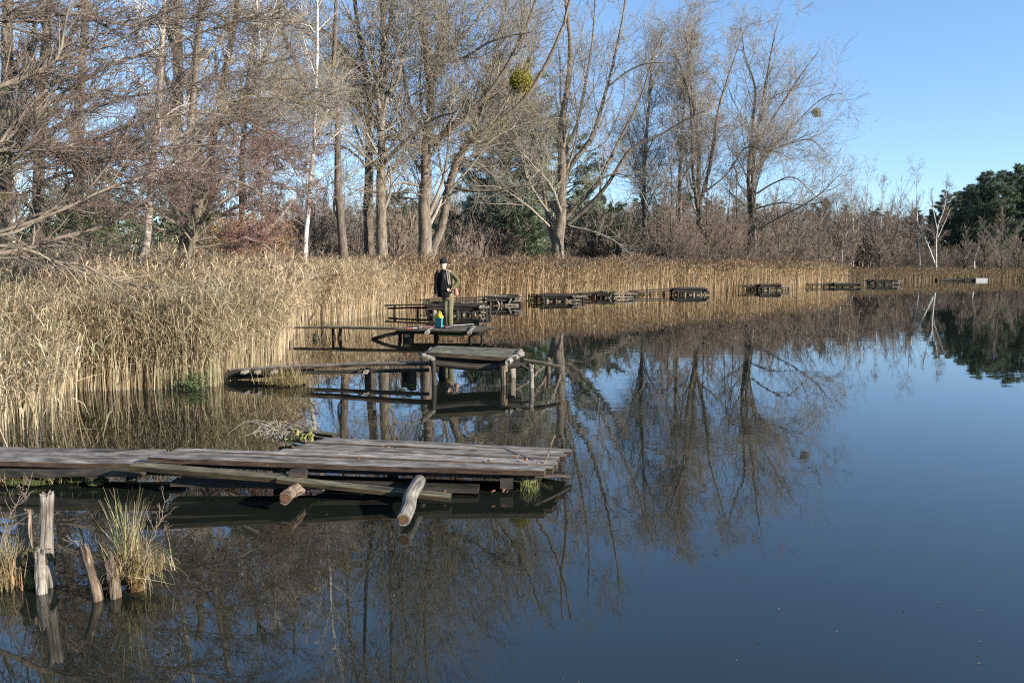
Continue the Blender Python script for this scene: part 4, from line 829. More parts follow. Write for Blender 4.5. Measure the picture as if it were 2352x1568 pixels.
# bramble beside the planks
q = np.random.default_rng(3); c0 = on(640, 1015, .05)
Bp = np.zeros((46, 6, 3)); a = q.uniform(0, 6.28, 46); L = q.uniform(.15, .5, 46)
for k in range(6): f = k / 5; Bp[:, k] = c0 + np.stack([np.cos(a) * L * f + q.normal(0, .05, 46), np.sin(a) * L * f * .6, .25 * np.sin(f * 2.6) * L * 2 + .02 * q.random(46)], 1)
bt = empty('bramble', c0, 'pale tangled bramble stems with a few yellow green leaves behind the nearest deck', 'bush')
link('stem', npmesh('stem', *tubes(Bp, np.full((46, 6), .0028), 4)), M['twig'], bt)
cen = on(690, 1002, .12) + q.normal(0, 1, (16, 3)) * [.09, .05, .03]
link('foliage', npmesh('foliage', *leafcloud(cen, 3, .02, .05, .018, [(.28, .30, .10), (.35, .33, .12), (.3, .2, .1)], 6), smooth=False), M['leaf'], bt)
ml = MB()
for k in range(9): blob(ml, on(random.uniform(20, 230), 1108, .03) + np.array([0, random.uniform(-.05, .1), .0]), random.uniform(.05, .14), .05, random.uniform(.02, .035))
o = ml.build('moss_cushion', bark_mat('moss', (.02, .02, .01), (.10, .12, .03), 12, stretch=1), smooth=True); tag(o, 'dark mossy cushion of soil at the water under the left gangway', 'moss')
clump('weeds', on(60, 1108, .04), (.35, .04), 160, .12, [(.16, .17, .06), (.2, .12, .08), (.3, .25, .12)], 'small weeds and dry stalks growing under the left gangway', 'weeds', sd=5)['kind'] = 'stuff'

# second jetty
J = empty('fishing_jetty', on(1080, 880), 'second jetty, raised olive grey deck on round posts with a low gangway', 'jetty', JG)
A_ = PT(986, 809, 12.5); B_ = PT(1183, 821, 12.5); C2 = PT(1194, 801.5, 13.8); D2 = PT(1003, 792, 13.9)
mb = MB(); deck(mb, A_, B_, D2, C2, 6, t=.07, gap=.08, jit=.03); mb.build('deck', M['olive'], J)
mb = MB(); mb.log([PT(985, 832, 12.6), PT(1100, 843, 12.6), PT(1205, 836, 12.6)], .06, .055, S=10); mb.board(PT(990, 823, 12.9), PT(1195, 832, 12.9), .1, .09); mb.board(PT(1000, 815, 13.6), PT(1195, 822, 13.6), .1, .1); mb.build('support_beam', M['dark'], J)
for nm, pts, r_ in (('round_log', [PT(1196, 806, 13.6), PT(1188, 817, 13.0), PT(1166, 832, 12.3)], .046), ('round_log', [PT(992, 803, 13.6), PT(985, 812, 13.0)], .05), ('round_log', [PT(996, 825, 12.55), PT(966, 814, 12.3)], .038), ('round_log', [PT(1200, 812, 13.3), PT(1188, 815, 12.9)], .045)):
    mb = MB(); mb.log(pts, r_, r_ * .95, S=12, n=8, rough=.1, jag=.01); mb.build(nm, M['log'], J)
for x, Y, r_, zt, mt in ((996, 12.56, .042, .42, 'dark'), (1158, 12.56, .062, .36, 'rot'), (1177, 13.4, .05, .38, 'grey'), (1015, 13.6, .05, .4, 'dark'), (1221, 12.3, .034, .36, 'grey'), (1260, 14.0, .032, .27, 'rot'), (845, 13.1, .05, .2, 'dark'), (945, 13.1, .07, .17, 'dark'), (930, 13.3, .06, .15, 'dark')):
    p = at(x, 850, Y); mb = MB(); mb.log([(p[0] + .01, Y, -.4), (p[0], Y, zt * .5), (p[0] + random.uniform(-.015, .015), Y, zt)], r_ * 1.05, r_, S=12, n=7, rough=.08, jag=.01); mb.build('post', M[mt], J)
mb = MB(); a = PT(1203, 826, 12.6); b = PT(1288, 843, 12.5); mb.board(a, b, .11, .04); mb.board(a - [.1, 0, .07], b - [.5, 0, .05], .05, .04); mb.build('side_plank', M['olive'], J)
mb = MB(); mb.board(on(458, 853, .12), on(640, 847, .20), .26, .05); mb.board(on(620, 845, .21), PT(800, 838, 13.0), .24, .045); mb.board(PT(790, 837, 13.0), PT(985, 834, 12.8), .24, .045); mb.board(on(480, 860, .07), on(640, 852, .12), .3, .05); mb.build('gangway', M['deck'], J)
mb = MB(); mb.board(PT(690, 855, 13.0), PT(985, 850, 12.9), .1, .05); mb.board(on(500, 858, .12), on(720, 852, .16), .12, .06); mb.board(on(540, 867, .04), on(700, 856, .1), .16, .05)
mb.board(PT(505, 852, 13.0), PT(520, 868, 12.9), .1, .05, n=3); mb.build('lower_beam', M['dark'], J)
for x in (590, 628, 560, 825, 838): mb = MB(); mb.board(PT(x, 852, 12.9), PT(x + 9, 853, 12.9), .3, .05, n=2); mb.build('crossbeam', M['grey' if x % 2 == 0 else 'dark'], J)
t_ = clump('grass_tussock', on(662, 880, .03), (.16, .1), 620, .34, dry + [(.42, .32, .12), (.3, .24, .08)], 'ochre grass tussock growing on the low gangway of the second jetty', 'grass', wd=.004, sd=8, spread=.8, droop=1.6)
c0 = on(446, 878, .1); cen = c0 + np.random.default_rng(1).normal(0, 1, (260, 3)) * [.1, .08, .09]
tag(link('leafy_plant', npmesh('leafy_plant', *leafcloud(cen, 6, .03, .022, .008, [(.10, .14, .06), (.16, .2, .09), (.07, .1, .04)], 3), smooth=False), M['leaf']), 'small dark green leafy plant at the water edge where the second gangway begins', 'plant')

# third jetty, the man's
J = empty('fishing_jetty', on(1010, 776), 'third jetty, the low flat deck the man stands on, with a thin gangway', 'jetty', JG)
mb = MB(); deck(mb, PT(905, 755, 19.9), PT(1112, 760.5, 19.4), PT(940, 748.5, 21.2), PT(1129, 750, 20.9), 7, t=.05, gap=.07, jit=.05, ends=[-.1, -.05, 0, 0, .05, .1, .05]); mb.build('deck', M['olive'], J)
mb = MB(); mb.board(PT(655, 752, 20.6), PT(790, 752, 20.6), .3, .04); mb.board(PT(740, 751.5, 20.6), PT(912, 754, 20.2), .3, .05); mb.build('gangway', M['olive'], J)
mb = MB(); mb.board(PT(915, 760, 20.2), PT(1115, 766, 19.8), .12, .1); mb.board(PT(930, 757, 20.8), PT(1120, 760, 20.6), .12, .1); mb.build('support_beam', M['dark'], J)
mb = MB(); mb.board(PT(1008, 768, 19.9), PT(1066, 770, 19.9), .14, .05); mb.build('mossy_plank', bark_mat('bright_moss', (.06, .08, .02), (.22, .26, .06), 10, stretch=1), J)
for x, Y, r_ in ((979.5, 19.35, .055), (1078, 19.3, .06)):
    p = PT(x, 764, Y); mb = MB(); mb.log([p, p + [.03, 1.4, .02]], r_, S=12, n=4); mb.build('round_log', M['log'], J)
for x, Y, r_, zt in ((934, 20.0, .1, .2), (1081, 19.9, .05, .2), (765, 20.6, .035, .25), (783, 20.6, .045, .25), (1105, 20.4, .04, .22), (948, 20.3, .05, .2), (917, 20.6, .05, .2), (1000, 20.6, .06, .2)):
    p = at(x, 770, Y); mb = MB(); mb.log([(p[0], Y, -.4), (p[0] + random.uniform(-.03, .03), Y, 0), (p[0], Y, zt)], r_, S=10, n=6, rough=.12); mb.build('post', M['dark'], J)
mb = MB(); mb.log([on(855, 779, 0), PT(885, 770, 20.1), PT(930, 762, 20.0)], .045, .05); mb.build('slanting_beam', M['dark'], J)
for x, w_, zt, lb in ((723, .055, .13, 'short black broken post in the water, left one of the pair before the thin gangway'), (741.6, .045, .15, 'short black broken post in the water, right one of the pair before the thin gangway')):
    p = on(x, 778, 0); mb = MB(); mb.log([(p[0], p[1], -.4), (p[0], p[1], zt)], w_, S=10, n=5, rough=.12, jag=.02); tag(mb.build('broken_post', M['dark']), lb, 'post', 'broken posts before the gangway')

def small_jetty(label, x0, x1, Y, z, depth, gang=None, posts=4, mat='old', tilt=0, seed=0, shelf=None):
    random.seed(seed); a = at(x0, 650, Y)[0]; b = at(x1, 650, Y)[0]
    J = empty('fishing_jetty', ((a + b) / 2, Y, 0), label, 'jetty', JG); w = b - a; sk = random.uniform(.1, .35)
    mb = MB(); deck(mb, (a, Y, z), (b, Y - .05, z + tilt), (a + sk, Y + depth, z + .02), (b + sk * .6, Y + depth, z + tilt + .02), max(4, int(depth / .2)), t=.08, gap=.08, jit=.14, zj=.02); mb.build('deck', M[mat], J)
    mb = MB(); mb.log([(a - .1, Y + .2, .10), (b + .15, Y + .1, .14)], .06, .05, S=8, n=5, rough=.15); mb.build('low_beam', M['dark'], J); mb = MB(); mb.log([(a - .05, Y + .1, z - .15), (b + .1, Y + .1, z - .15 + tilt)], .08, .07, S=8, n=5, rough=.1); mb.build('support_beam', M['dark'], J)
    mb = MB(); mb.log([(a, Y + depth - .1, z - .1), (b + .2, Y + depth - .1, z - .1)], .06, S=8, n=5)
    mb.build('support_beam', M['dark'], J)
    for i in range(posts):
        for yy in (Y + .12, Y + depth - .12):
            x = a + w * (i + .35 + random.uniform(-.15, .15)) / posts; lit = random.random() < .3
            mb = MB(); mb.log([(x, yy, -.4), (x + random.uniform(-.03, .03), yy, z - .05)], .065 + random.uniform(-.015, .02), S=8, n=4, rough=.12); mb.build('post', M['log' if lit else 'dark'], J)
    mb = MB(); mb.log([(b - .02, Y - .12, z - .09), (b + .05, Y + depth, z - .09)], .05, S=8, n=4); mb.build('round_log', M['grey'], J)
    for i in range(random.randint(4, 7)):
        x = a + w * random.uniform(-.1, 1.15); yy = Y + random.uniform(-.15, depth); x2 = x + random.uniform(-.5, .5); mb = MB()
        mb.log([(x, yy, -.2), (x2, yy + random.uniform(-.2, .2), z + random.uniform(-.15, .10))], random.uniform(.025, .045), S=8, n=4, rough=.15); mb.build('leaning_pole', M[random.choice(['dark', 'dark', 'log'])], J)
    mb = MB()
    for i in range(4):
        x = a + w * random.uniform(-.2, .8); mb.board((x, Y - .1 + random.uniform(0, depth), z + .05 - .16 * (i % 2)), (x + random.uniform(.4, 1.1), Y + random.uniform(0, depth), z + .05 - .16 * (i % 2) + random.uniform(-.03, .05)), .12, .035)
    mb.build('loose_plank', M[random.choice(['grey', 'olive'])], J)
    if shelf:
        s0, s1, sz = shelf; c, d = at(s0, 650, Y)[0], at(s1, 650, Y)[0]
        mb = MB(); deck(mb, (c, Y, sz), (d, Y, sz), (c, Y + depth * .6, sz), (d, Y + depth * .6, sz), 3, t=.05, jit=.15); mb.board((c, Y, sz - .18), (d - .2, Y, sz - .2), .07, .06); mb.build('shelf', M['grey'], J)
        for i in range(3): x = c + (d - c) * (i + .6) / 3; mb = MB(); mb.log([(x, Y + .1, -.4), (x, Y + .1, sz - .03)], .05, S=8, n=4); mb.build('post', M['dark' if i else 'log'], J)
    if gang:
        g0, gY, gz_ = gang; c = at(g0, 650, gY)[0]; mb = MB(); mb.board((c, gY, gz_), (a + .1, Y + depth * .5, z - .03), .35, .05); mb.board((c + .1, gY + .1, gz_ - .12), (a + .2, Y + depth * .5, z - .15), .06, .07); mb.build('gangway', M[mat], J)
        n = max(2, int(abs(a - c) / .9))
        for i in range(n): f = (i + .4) / n; x = c + (a - c) * f; yy = gY + (Y + depth * .5 - gY) * f; mb = MB(); mb.log([(x, yy, -.4), (x + .02, yy, gz_ - .03)], .05, S=8, n=4, rough=.15); mb.build('post', M['dark'], J)
    return J
small_jetty('fourth jetty, dark and cluttered, right behind the legs of the man', 985, 1104, 29.8, .40, 1.6, gang=(884, 31, .32), posts=4, seed=4, shelf=(1104, 1128, .3))
small_jetty('fifth jetty, small deck with pale round beams stepping out right of the man', 1120, 1186, 36.6, .41, 1.5, gang=(957, 35, .35), posts=3, seed=5, shelf=(1160, 1201, .24))
small_jetty('sixth jetty from the front, wide dark deck with a white round rail at its right', 1247, 1318, 40.6, .36, 1.5, gang=(1200, 42, .33), posts=3, seed=6, shelf=(1310, 1345, .27))
small_jetty('seventh jetty from the front, short dark platform with yellow grass on top', 1374, 1413, 44.8, .34, 1.6, gang=(1330, 44, .28), posts=3, seed=7, shelf=(1413, 1462, .26))
small_jetty('eighth jetty, higher dark deck at the end of a long thin walkway', 1550, 1626, 49.2, .40, 1.7, gang=(1448, 48, .30), posts=4, seed=8)
small_jetty('ninth jetty, black deck standing apart before the darkest reeds', 1748, 1796, 57.4, .44, 1.6, gang=(1684, 57.5, .38), posts=3, seed=9, shelf=(1796, 1815, .3))
small_jetty('tenth jetty, low flat deck at the tip of the golden reeds', 1918, 1978, 66, .30, 1.8, gang=(1855, 66, .28), posts=2, seed=10)
small_jetty('eleventh jetty, box like dark deck with leaning posts past the reed tip', 2010, 2062, 73.5, .45, 2, gang=(1989, 74, .35), posts=3, seed=11, shelf=(2048, 2074, .38))
small_jetty('low dark deck close to the far bank behind the eleventh jetty', 1965, 2004, 80, .32, 1.5, posts=2, seed=12)
J = small_jetty('farthest jetty, a long dark walkway along the far bank with a white boxed end', 2155, 2240, 90.6, .24, 1.2, gang=(2078, 91, .22), posts=4, seed=13)
a, b = at(2241, 650, 90.5)[0], at(2268, 650, 90.5)[0]
for k in range(3): mb = MB(); mb.board((a, 90.5, .04 + k * .1), (b, 90.5, .04 + k * .1), .05, .092, n=3); mb.board((a + .02, 90.5, .04 + k * .1), (a + .02, 91.6, .04 + k * .1), .05, .09, n=3); mb.build('white_board', plain('white_board', (.36, .35, .32), .7), J)
mb = MB(); mb.board((a, 91.05, .345), (b, 91.05, .345), 1.1, .03, n=3); mb.build('end_deck', M['grey'], J)
mb = MB(); rx0, rx1 = at(2103, 627, 91)[0], at(2205, 627, 91)[0]
mb.log([(rx0, 91, .9), (rx1, 91, .88)], .02, S=6, n=3)
for x in (rx0, (rx0 + rx1) / 2, rx1): mb.log([(x, 91, -.3), (x, 91, .9)], .022, S=6, n=2)
mb.build('handrail', M['grey'], J)
mb = MB(); p = at(1888, 640, 68); mb.log([(p[0], 68, -.4), (p[0], 68, .9)], .05, S=8, n=4); tag(mb.build('mooring_post', M['grey']), 'pale upright post in the water left of the tenth jetty', 'post')
clump('grass_tuft', (at(1400, 650, 45.4)[0], 45.4, .36), (.5, .2), 260, .22, [(.36, .36, .12), (.42, .36, .16)], 'yellow green grass growing on top of the seventh jetty deck', 'grass', wd=.008, sd=20)
clump('waterside_grass', on(1905, 656, .0), (1.6, .5), 900, .5, [(.2, .2, .08), (.3, .24, .12), (.24, .17, .1)], 'low olive grass at the water between the ninth and tenth jetties', 'grass', wd=.012, sd=21)
random.seed(99)

# ------------------------------------------------------------------ stumps in the foreground
ST = 'weathered stumps in the water at the lower left'
def dn(p): return np.array([p[0], p[1], -.3])
def stump(label, name, pts, r0, r1, mat, seed, jag=.02, rough=.08, n=14):
    random.seed(seed); mb = MB(); mb.log(pts, r0, r1, S=22, n=n, rough=rough, jag=jag); return tag(mb.build(name, M[mat]), label, 'post', ST)
stump('tallest pale weathered post in the water at the lower left', 'weathered_post', [dn(on(112, 1345, 0)), on(112, 1345, 0), PT(108, 1250, 4.72), PT(107, 1133, 4.72)], .041, .036, 'grey', 31, jag=.018, rough=.11)
stump('middle height post with reddish bark stripped top, left of the tallest post', 'weathered_post', [dn(on(66, 1320, 0)), on(66, 1320, 0), PT(58, 1240, 4.9), PT(54, 1172, 4.9)], .044, .036, 'rot', 32, jag=.012)
stump('shortest split white post, in front of the tallest post', 'weathered_post', [dn(on(96, 1362, 0)), on(96, 1362, 0), PT(93, 1310, 4.55), PT(92, 1264, 4.55)], .031, .027, 'grey', 33, jag=.03, rough=.12)
random.seed(34); mb = MB(); c = on(80, 1342, 0)
for k in range(14): blob(mb, c + np.array([random.uniform(-.10, .07), random.uniform(-.04, .1), random.uniform(-.02, .17)]), random.uniform(.025, .05), random.uniform(.03, .05), random.uniform(.03, .07), rough=.35)
tag(mb.build('root_clump', bark_mat('root_soil', (.02, .016, .008), (.13, .10, .055), 14, green=(.10, .11, .03), gamt=.05, stretch=1), smooth=True), 'dark mossy root mass holding the three weathered posts together', 'roots')
S2 = empty('tree_stump', on(255, 1370), 'rotten split stump overgrown with grass standing in the water at the lower left', 'stump', ST)
random.seed(36)
mb = MB(); mb.log([dn(on(224, 1376, 0)), on(224, 1376, 0), PT(207, 1310, 4.45), PT(194, 1262, 4.5)], .033, .027, S=22, n=16, rough=.16, jag=.06); mb.build('stump_slab', M['rot'], S2)
mb = MB(); mb.log([dn(on(266, 1372, 0)), on(266, 1372, 0), PT(259, 1320, 4.5), PT(250, 1280, 4.55)], .030, .024, S=22, n=16, rough=.18, jag=.05); mb.build('stump_slab', M['rot'], S2)
mb = MB(); c = on(285, 1352, 0)
for k in range(18): blob(mb, c + np.array([random.uniform(-.14, .10), random.uniform(-.05, .1), random.uniform(-.01, .14)]), random.uniform(.03, .055), random.uniform(.03, .05), random.uniform(.03, .07), rough=.35)
mb.build('root_mass', bark_mat('moss_soil', (.04, .02, .01), (.20, .12, .045), 14, green=(.13, .12, .03), gamt=.05, stretch=1), S2, smooth=True)
gc = on(288, 1350, 0) + np.array([0, .05, .14])
clump('grass_tussock', gc, (.03, .028), 125, .44, [(.42, .40, .18), (.33, .34, .13), (.55, .48, .30), (.45, .30, .18), (.5, .42, .26)], 'upright yellow green grass growing out of the rotten split stump', 'grass', wd=.0026, sd=41, spread=.26, droop=.35)
clump('dry_grass', gc + np.array([.05, 0, -.04]), (.075, .055), 850, .22, dry, 'dry curled straw coloured grass hanging round the rotten split stump', 'grass', wd=.0022, sd=42, spread=.9, droop=2.2)
clump('marsh_grass', on(5, 1345, 0), (.07, .06), 300, .36, dry + [(.30, .18, .10), (.24, .24, .1)], 'reddish and green grass clump cut by the left edge beside the three posts', 'grass', wd=.0028, sd=43, spread=.3, droop=.8)
def twiggy(name, label, pts, Y, r0, seed, n=14, mat='twig_b'):
    P = np.array([path3(pts, Y, 12)]); Rr = np.linspace(r0, r0 * .35, 12)[None]; P[:, 1:] += np.random.default_rng(seed).normal(0, .006, (1, 11, 3))
    b = kids(P, Rr, n=n, t0=.2, t1=1, a0=.4, a1=.9, L0=.15, L1=.45, rr=.6, r_end=.0012, K=6, wob=.15, up=.08, seed=seed, rmin=.0018); c = kids(*b, n=n * 3, t0=.2, t1=1, a0=.4, a1=.9, L0=.2, L1=.5, rr=.7, r_end=.001, K=4, wob=.15, up=.05, seed=seed + 1, rmin=.0014)
    V, F, _ = join([tubes(P, Rr, 6), tubes(*b, 4), tubes(*c, 3)]); return tag(link(name, npmesh(name, V, F), M[mat]), label, 'twig', 'bare twigs at the stumps')
twiggy('bare_twig', 'bare knotted twig rising from the right side of the rotten split stump', [(310, 1330), (335, 1270), (358, 1220), (372, 1180), (382, 1152)], (4.5, 4.6), .0035, 51)
twiggy('bare_twig', 'bare twig leaning out left of the rotten split stump', [(215, 1290), (195, 1265), (175, 1245), (160, 1240)], (4.5, 4.5), .003, 53, n=6)
twiggy('bare_twig', 'pinkish bare twig rising at the left edge over the marsh grass', [(-10, 1330), (2, 1240), (22, 1190), (45, 1150), (64, 1122)], (4.6, 4.7), .0038, 55)
twiggy('bare_twig', 'dark curly twig growing from the top of the middle post', [(52, 1172), (60, 1150), (50, 1130), (58, 1110)], (4.9, 4.9), .003, 57, n=12)
# single reed stalks standing in the water by the near gangway
P = np.array([on(x, y)[:2] for x, y in [(30, 1045), (60, 1035), (120, 1010), (215, 1018), (232, 1003), (90, 1050), (150, 960), (10, 1060)]])
V, F, Cc = reed_mesh(P, 1.0, straw, 2, seed=77, lean=.22, plume=0)
o = tag(link('reed_stalks', npmesh('reed_stalks', V, F, Cc, smooth=False), M['reed']), 'few single dry reed stalks standing in open water behind the left gangway', 'reeds', kind='stuff')
# specks floating
q = np.random.default_rng(12); n = 90; cen = np.array([on(x, y, .003) for x, y in zip(q.uniform(400, 2352, n), q.uniform(760, 1568, n))])
a = q.uniform(0, 6.28, n); s = q.uniform(.003, .009, n); d = np.stack([np.cos(a), np.sin(a), 0 * a], 1) * s[:, None]; V, F = ribbons(np.stack([cen - d, cen + d], 1), np.stack([s * .5, s * .5], 1), np.stack([-np.sin(a), np.cos(a), 0 * a], 1))
tag(link('floating_debris', npmesh('floating_debris', V, F, np.repeat(np.array([[.3, .25, .15], [.3, .26, .18], [.1, .08, .05]])[q.integers(0, 3, n)], 4, 0), smooth=False), M['leaf']), 'tiny leaf bits and seeds floating on the open water', 'debris', kind='stuff')
q = np.random.default_rng(13); LP = []
for _ in range(26): LP.append((random.uniform(560, 1240), random.uniform(1012, 1068)))
for x, y in [(716, 1103), (1130, 1128), (1160, 1128), (1020, 1130), (870, 1112), (600, 1042), (1080, 1050), (905, 1030), (1228, 1060), (520, 1040)]: LP.append((x, y))
cen = np.array([on(x, y, .24 if y < 1090 else .06) for x, y in LP]); V, F, Cc = leafcloud(cen, 2, .012, .03, .011, [(.30, .14, .07), (.4, .3, .18)], 4, flat=.2)
tag(link('fallen_leaves', npmesh('fallen_leaves', V, F, Cc, smooth=False), M['leaf']), 'few curled brown leaves lying on the nearest jetty boards', 'leaves', kind='stuff')

# ------------------------------------------------------------------ the man
PY = 20.25; k_ = .00143
foot = on(1033, 753.5, .29); MX, MY, MZ = foot[0], foot[1], .285
man = empty('person', (MX, MY, MZ), 'man in a dark beanie, open dark jacket and olive trousers standing on the jetty deck', 'person')
def m3(x, y, d=0.): return (MX + (x - 615) * k_, MY + d, MZ + (1372 - y) * k_)
def skinmesh(name, verts, edges, radii, mat, parent, sub=2, root=0):
    me = bpy.data.meshes.new(name); me.from_pydata([tuple(v) for v in verts], edges, []); o = link(name, me, mat, parent)
    md = o.modifiers.new('skin', 'SKIN'); md.use_smooth_shade = True; sv = me.skin_vertices[0].data
    for i, r in enumerate(radii): sv[i].radius = (r, r) if np.isscalar(r) else r; sv[i].use_root = (i == root)
    s = o.modifiers.new('sub', 'SUBSURF'); s.levels = sub; s.render_levels = sub; return o
skin = plain('skin', (.62, .40, .30), .55, .4, .08)
olive_c = plain('olive_cloth', (.10, .095, .05), .9, .1, .25, 30); dark_c = plain('dark_jacket', (.012, .012, .014), .9, .1, .3, 30); trous = plain('olive_trousers', (.145, .13, .075), .9, .1, .2, 25)
# body: pelvis root, spine, neck, head; arms; legs
bv = [m3(590, 800), m3(585, 640), m3(570, 480), m3(545, 375), m3(520, 330, -.01), m3(512, 285, -.02), m3(510, 235, -.02), m3(508, 190, -.01),
      m3(640, 380, .0), m3(735, 490, .03), m3(770, 540, .02), m3(700, 640, -.09), m3(650, 672, -.15),
      m3(430, 375, 0), m3(390, 500, .02), m3(380, 620, .0), m3(385, 730, -.03), m3(390, 775, -.04),
      m3(545, 820), m3(555, 1050, -.02), m3(580, 1320, .02), m3(630, 820), m3(620, 1060, -.02), m3(628, 1325, .0)]
be = [(0, 1), (1, 2), (2, 3), (3, 4), (4, 5), (5, 6), (6, 7), (3, 8), (8, 9), (9, 10), (10, 11), (11, 12), (3, 13), (13, 14), (14, 15), (15, 16), (16, 17), (0, 18), (18, 19), (19, 20), (0, 21), (21, 22), (22, 23)]
br = [(.13, .09), (.12, .085), (.14, .09), (.10, .07), .05, (.062, .07), (.074, .085), (.066, .08), .055, .045, .042, .032, .025, .055, .045, .04, .03, .025, .08, .055, .04, .08, .055, .04]
skinmesh('body', bv, be, br, skin, man)
def hand(c, d, s, nm):
    c = np.array(c); d = unit(np.array(d, float)); s_ = unit(np.cross(d, [0, 1, 0.])); up = np.cross(s_, d)
    V = [c, c + d * .05]; E = [(0, 1)]; Rd = [(.02, .032), (.016, .038)]
    for i in range(4):
        o = s_ * (i - 1.5) * .019; b = len(V); l = [.065, .078, .072, .055][i]
        V += [c + d * .055 + o, c + d * (.055 + l * .5) + o - up * .01 * s, c + d * (.05 + l * .8) + o * 1.05 - up * .035 * s]; E += [(1, b), (b, b + 1), (b + 1, b + 2)]; Rd += [.0095, .0085, .0075]
    b = len(V); V += [c + d * .02 + s_ * .035 * s, c + d * .05 + s_ * .052 * s]; E += [(0, b), (b, b + 1)]; Rd += [.011, .009]
    return skinmesh(nm, V, E, Rd, skin, man, sub=1)
hand(m3(650, 672, -.155), (-.9, -.25, -.2), 1, 'hand'); hand(m3(388, 775, -.045), (.02, -.1, -1), -1, 'hand')
# face
mb = MB(); hx, hy, hz = m3(510, 240, -.11)
mb.loft([((hx, hy + .012, hz + .03), .009, .008), ((hx, hy + .002, hz + .01), .012, .013), ((hx, hy - .006, hz - .008), .016, .018), ((hx, hy + .008, hz - .02), .012, .008)], S=8); mb.build('nose', skin, man, smooth=True, subd=1)
for s in (-1, 1):
    mb = MB(); mb.loft([((hx + s * .083, hy + .11, hz - .03 + i * .02), .008 + .006 * math.sin(i * 1.05), .02 * math.sin(.4 + i * .75)) for i in range(4)], S=8); mb.build('ear', skin, man, smooth=True)
    mb = MB(); mb.board((hx + s * .03 - .014, hy + .016, hz + .024), (hx + s * .03 + .014, hy + .016, hz + .024), .012, .010, n=2, warp=0); mb.build('eye', plain('eye_dark', (.03, .02, .015)), man)
mb = MB(); mb.board((hx - .026, hy + .012, hz - .045), (hx + .026, hy + .012, hz - .045), .01, .009, n=2, warp=0); mb.build('mouth', plain('mouth', (.35, .12, .10)), man)
# beanie
mb = MB(); c = m3(508, 200, -.012); rr = [(-.03, .090, .104), (.0, .096, .110), (.035, .099, .114), (.07, .094, .106), (.10, .078, .088), (.122, .05, .058), (.132, .02, .02)]
mb.loft([((c[0] + .004 * i, c[1], c[2] - .012 + r[0]), r[1], r[2]) for i, r in enumerate(rr)], S=18, col=.4); mb.build('beanie', plain('beanie_wool', (.018, .022, .022), .95, .1, .3, 60), man, smooth=True, subd=1)
# inner jacket / sweater (olive) then open dark jacket shell with a gap in front
mb = MB(); mb.loft([(m3(548, 825), 0.130, 0.097), (m3(546, 740), 0.134, 0.101), (m3(545, 640), 0.139, 0.101), (m3(546, 520), 0.143, 0.105), (m3(546, 430), 0.147, 0.101), (m3(548, 370), 0.118, 0.084), (m3(530, 335, -.01), 0.063, 0.063), (m3(526, 315, -.01), 0.057, 0.059)], S=20, rough=.015); mb.build('sweater', olive_c, man, smooth=True)
def shell(rings, a0, a1, S=22, th=.012):
    V = []; F = []; n = S + 1
    for j, (c, rx, ry) in enumerate(rings):
        for off in (0, th):
            for i in range(n):
                a = a0 + (a1 - a0) * i / S; w = 1 + random.uniform(-.045, .045)
                V.append((c[0] + math.cos(a) * (rx + off) * w, c[1] + math.sin(a) * (ry + off) * w, c[2]))
    for j in range(len(rings) - 1):
        for l in (0, 1):
            for i in range(S): b = (j * 2 + l) * n + i; t2 = b + 2 * n; F.append((b, b + 1, t2 + 1, t2) if l else (b + 1, b, t2, t2 + 1))
        for i in (0, S): b = j * 2 * n + i; F.append((b, b + n, b + 3 * n, b + 2 * n))
    for j in (0, len(rings) - 1):
        for i in range(S): b = j * 2 * n + i; F.append((b, b + 1, b + n + 1, b + n))
    return V, F
def shellobj(name, rings, a0, a1, mat):
    V, F = shell(rings, a0, a1); me = bpy.data.meshes.new(name); me.from_pydata(V, [], F); me.polygons.foreach_set('use_smooth', np.full(len(me.polygons), True)); return link(name, me, mat, man)
random.seed(3)
rg = [(m3(530, 815), .18, .135), (m3(533, 720), .172, .132), (m3(538, 600), .162, .13), (m3(545, 480), .168, .13), (m3(548, 410), .165, .125), (m3(545, 365), .135, .105), (m3(535, 335), .09, .085)]
shellobj('jacket', rg, R(-99), R(-99) - R(340), dark_c)
mb = MB()
mb.log([m3(440, 370), m3(398, 440, .01), m3(385, 560, .02), m3(380, 680, 0), m3(386, 765, -.03)], .072, .056, S=14, n=12, rough=.05, cap=False); mb.build('sleeve', dark_c, man, smooth=True)
mb = MB(); mb.log([m3(630, 378), m3(690, 430, .02), m3(755, 510, .03), m3(765, 560, 0), m3(715, 620, -.06), m3(665, 664, -.13)], .074, .046, S=14, n=14, rough=.05, cap=False); mb.build('sleeve', olive_c, man, smooth=True)
vest = plain('vest_stripe', (.30, .24, .20), .9, .1, .2, 30)
for dx in (0, 38):
    mb = MB(); mb.board(m3(572 + dx, 345, -.125), m3(612 + dx * .6, 590, -.152), .028, .012, up=(0, -1, 0), n=6, warp=.004); mb.build('strap', vest, man)
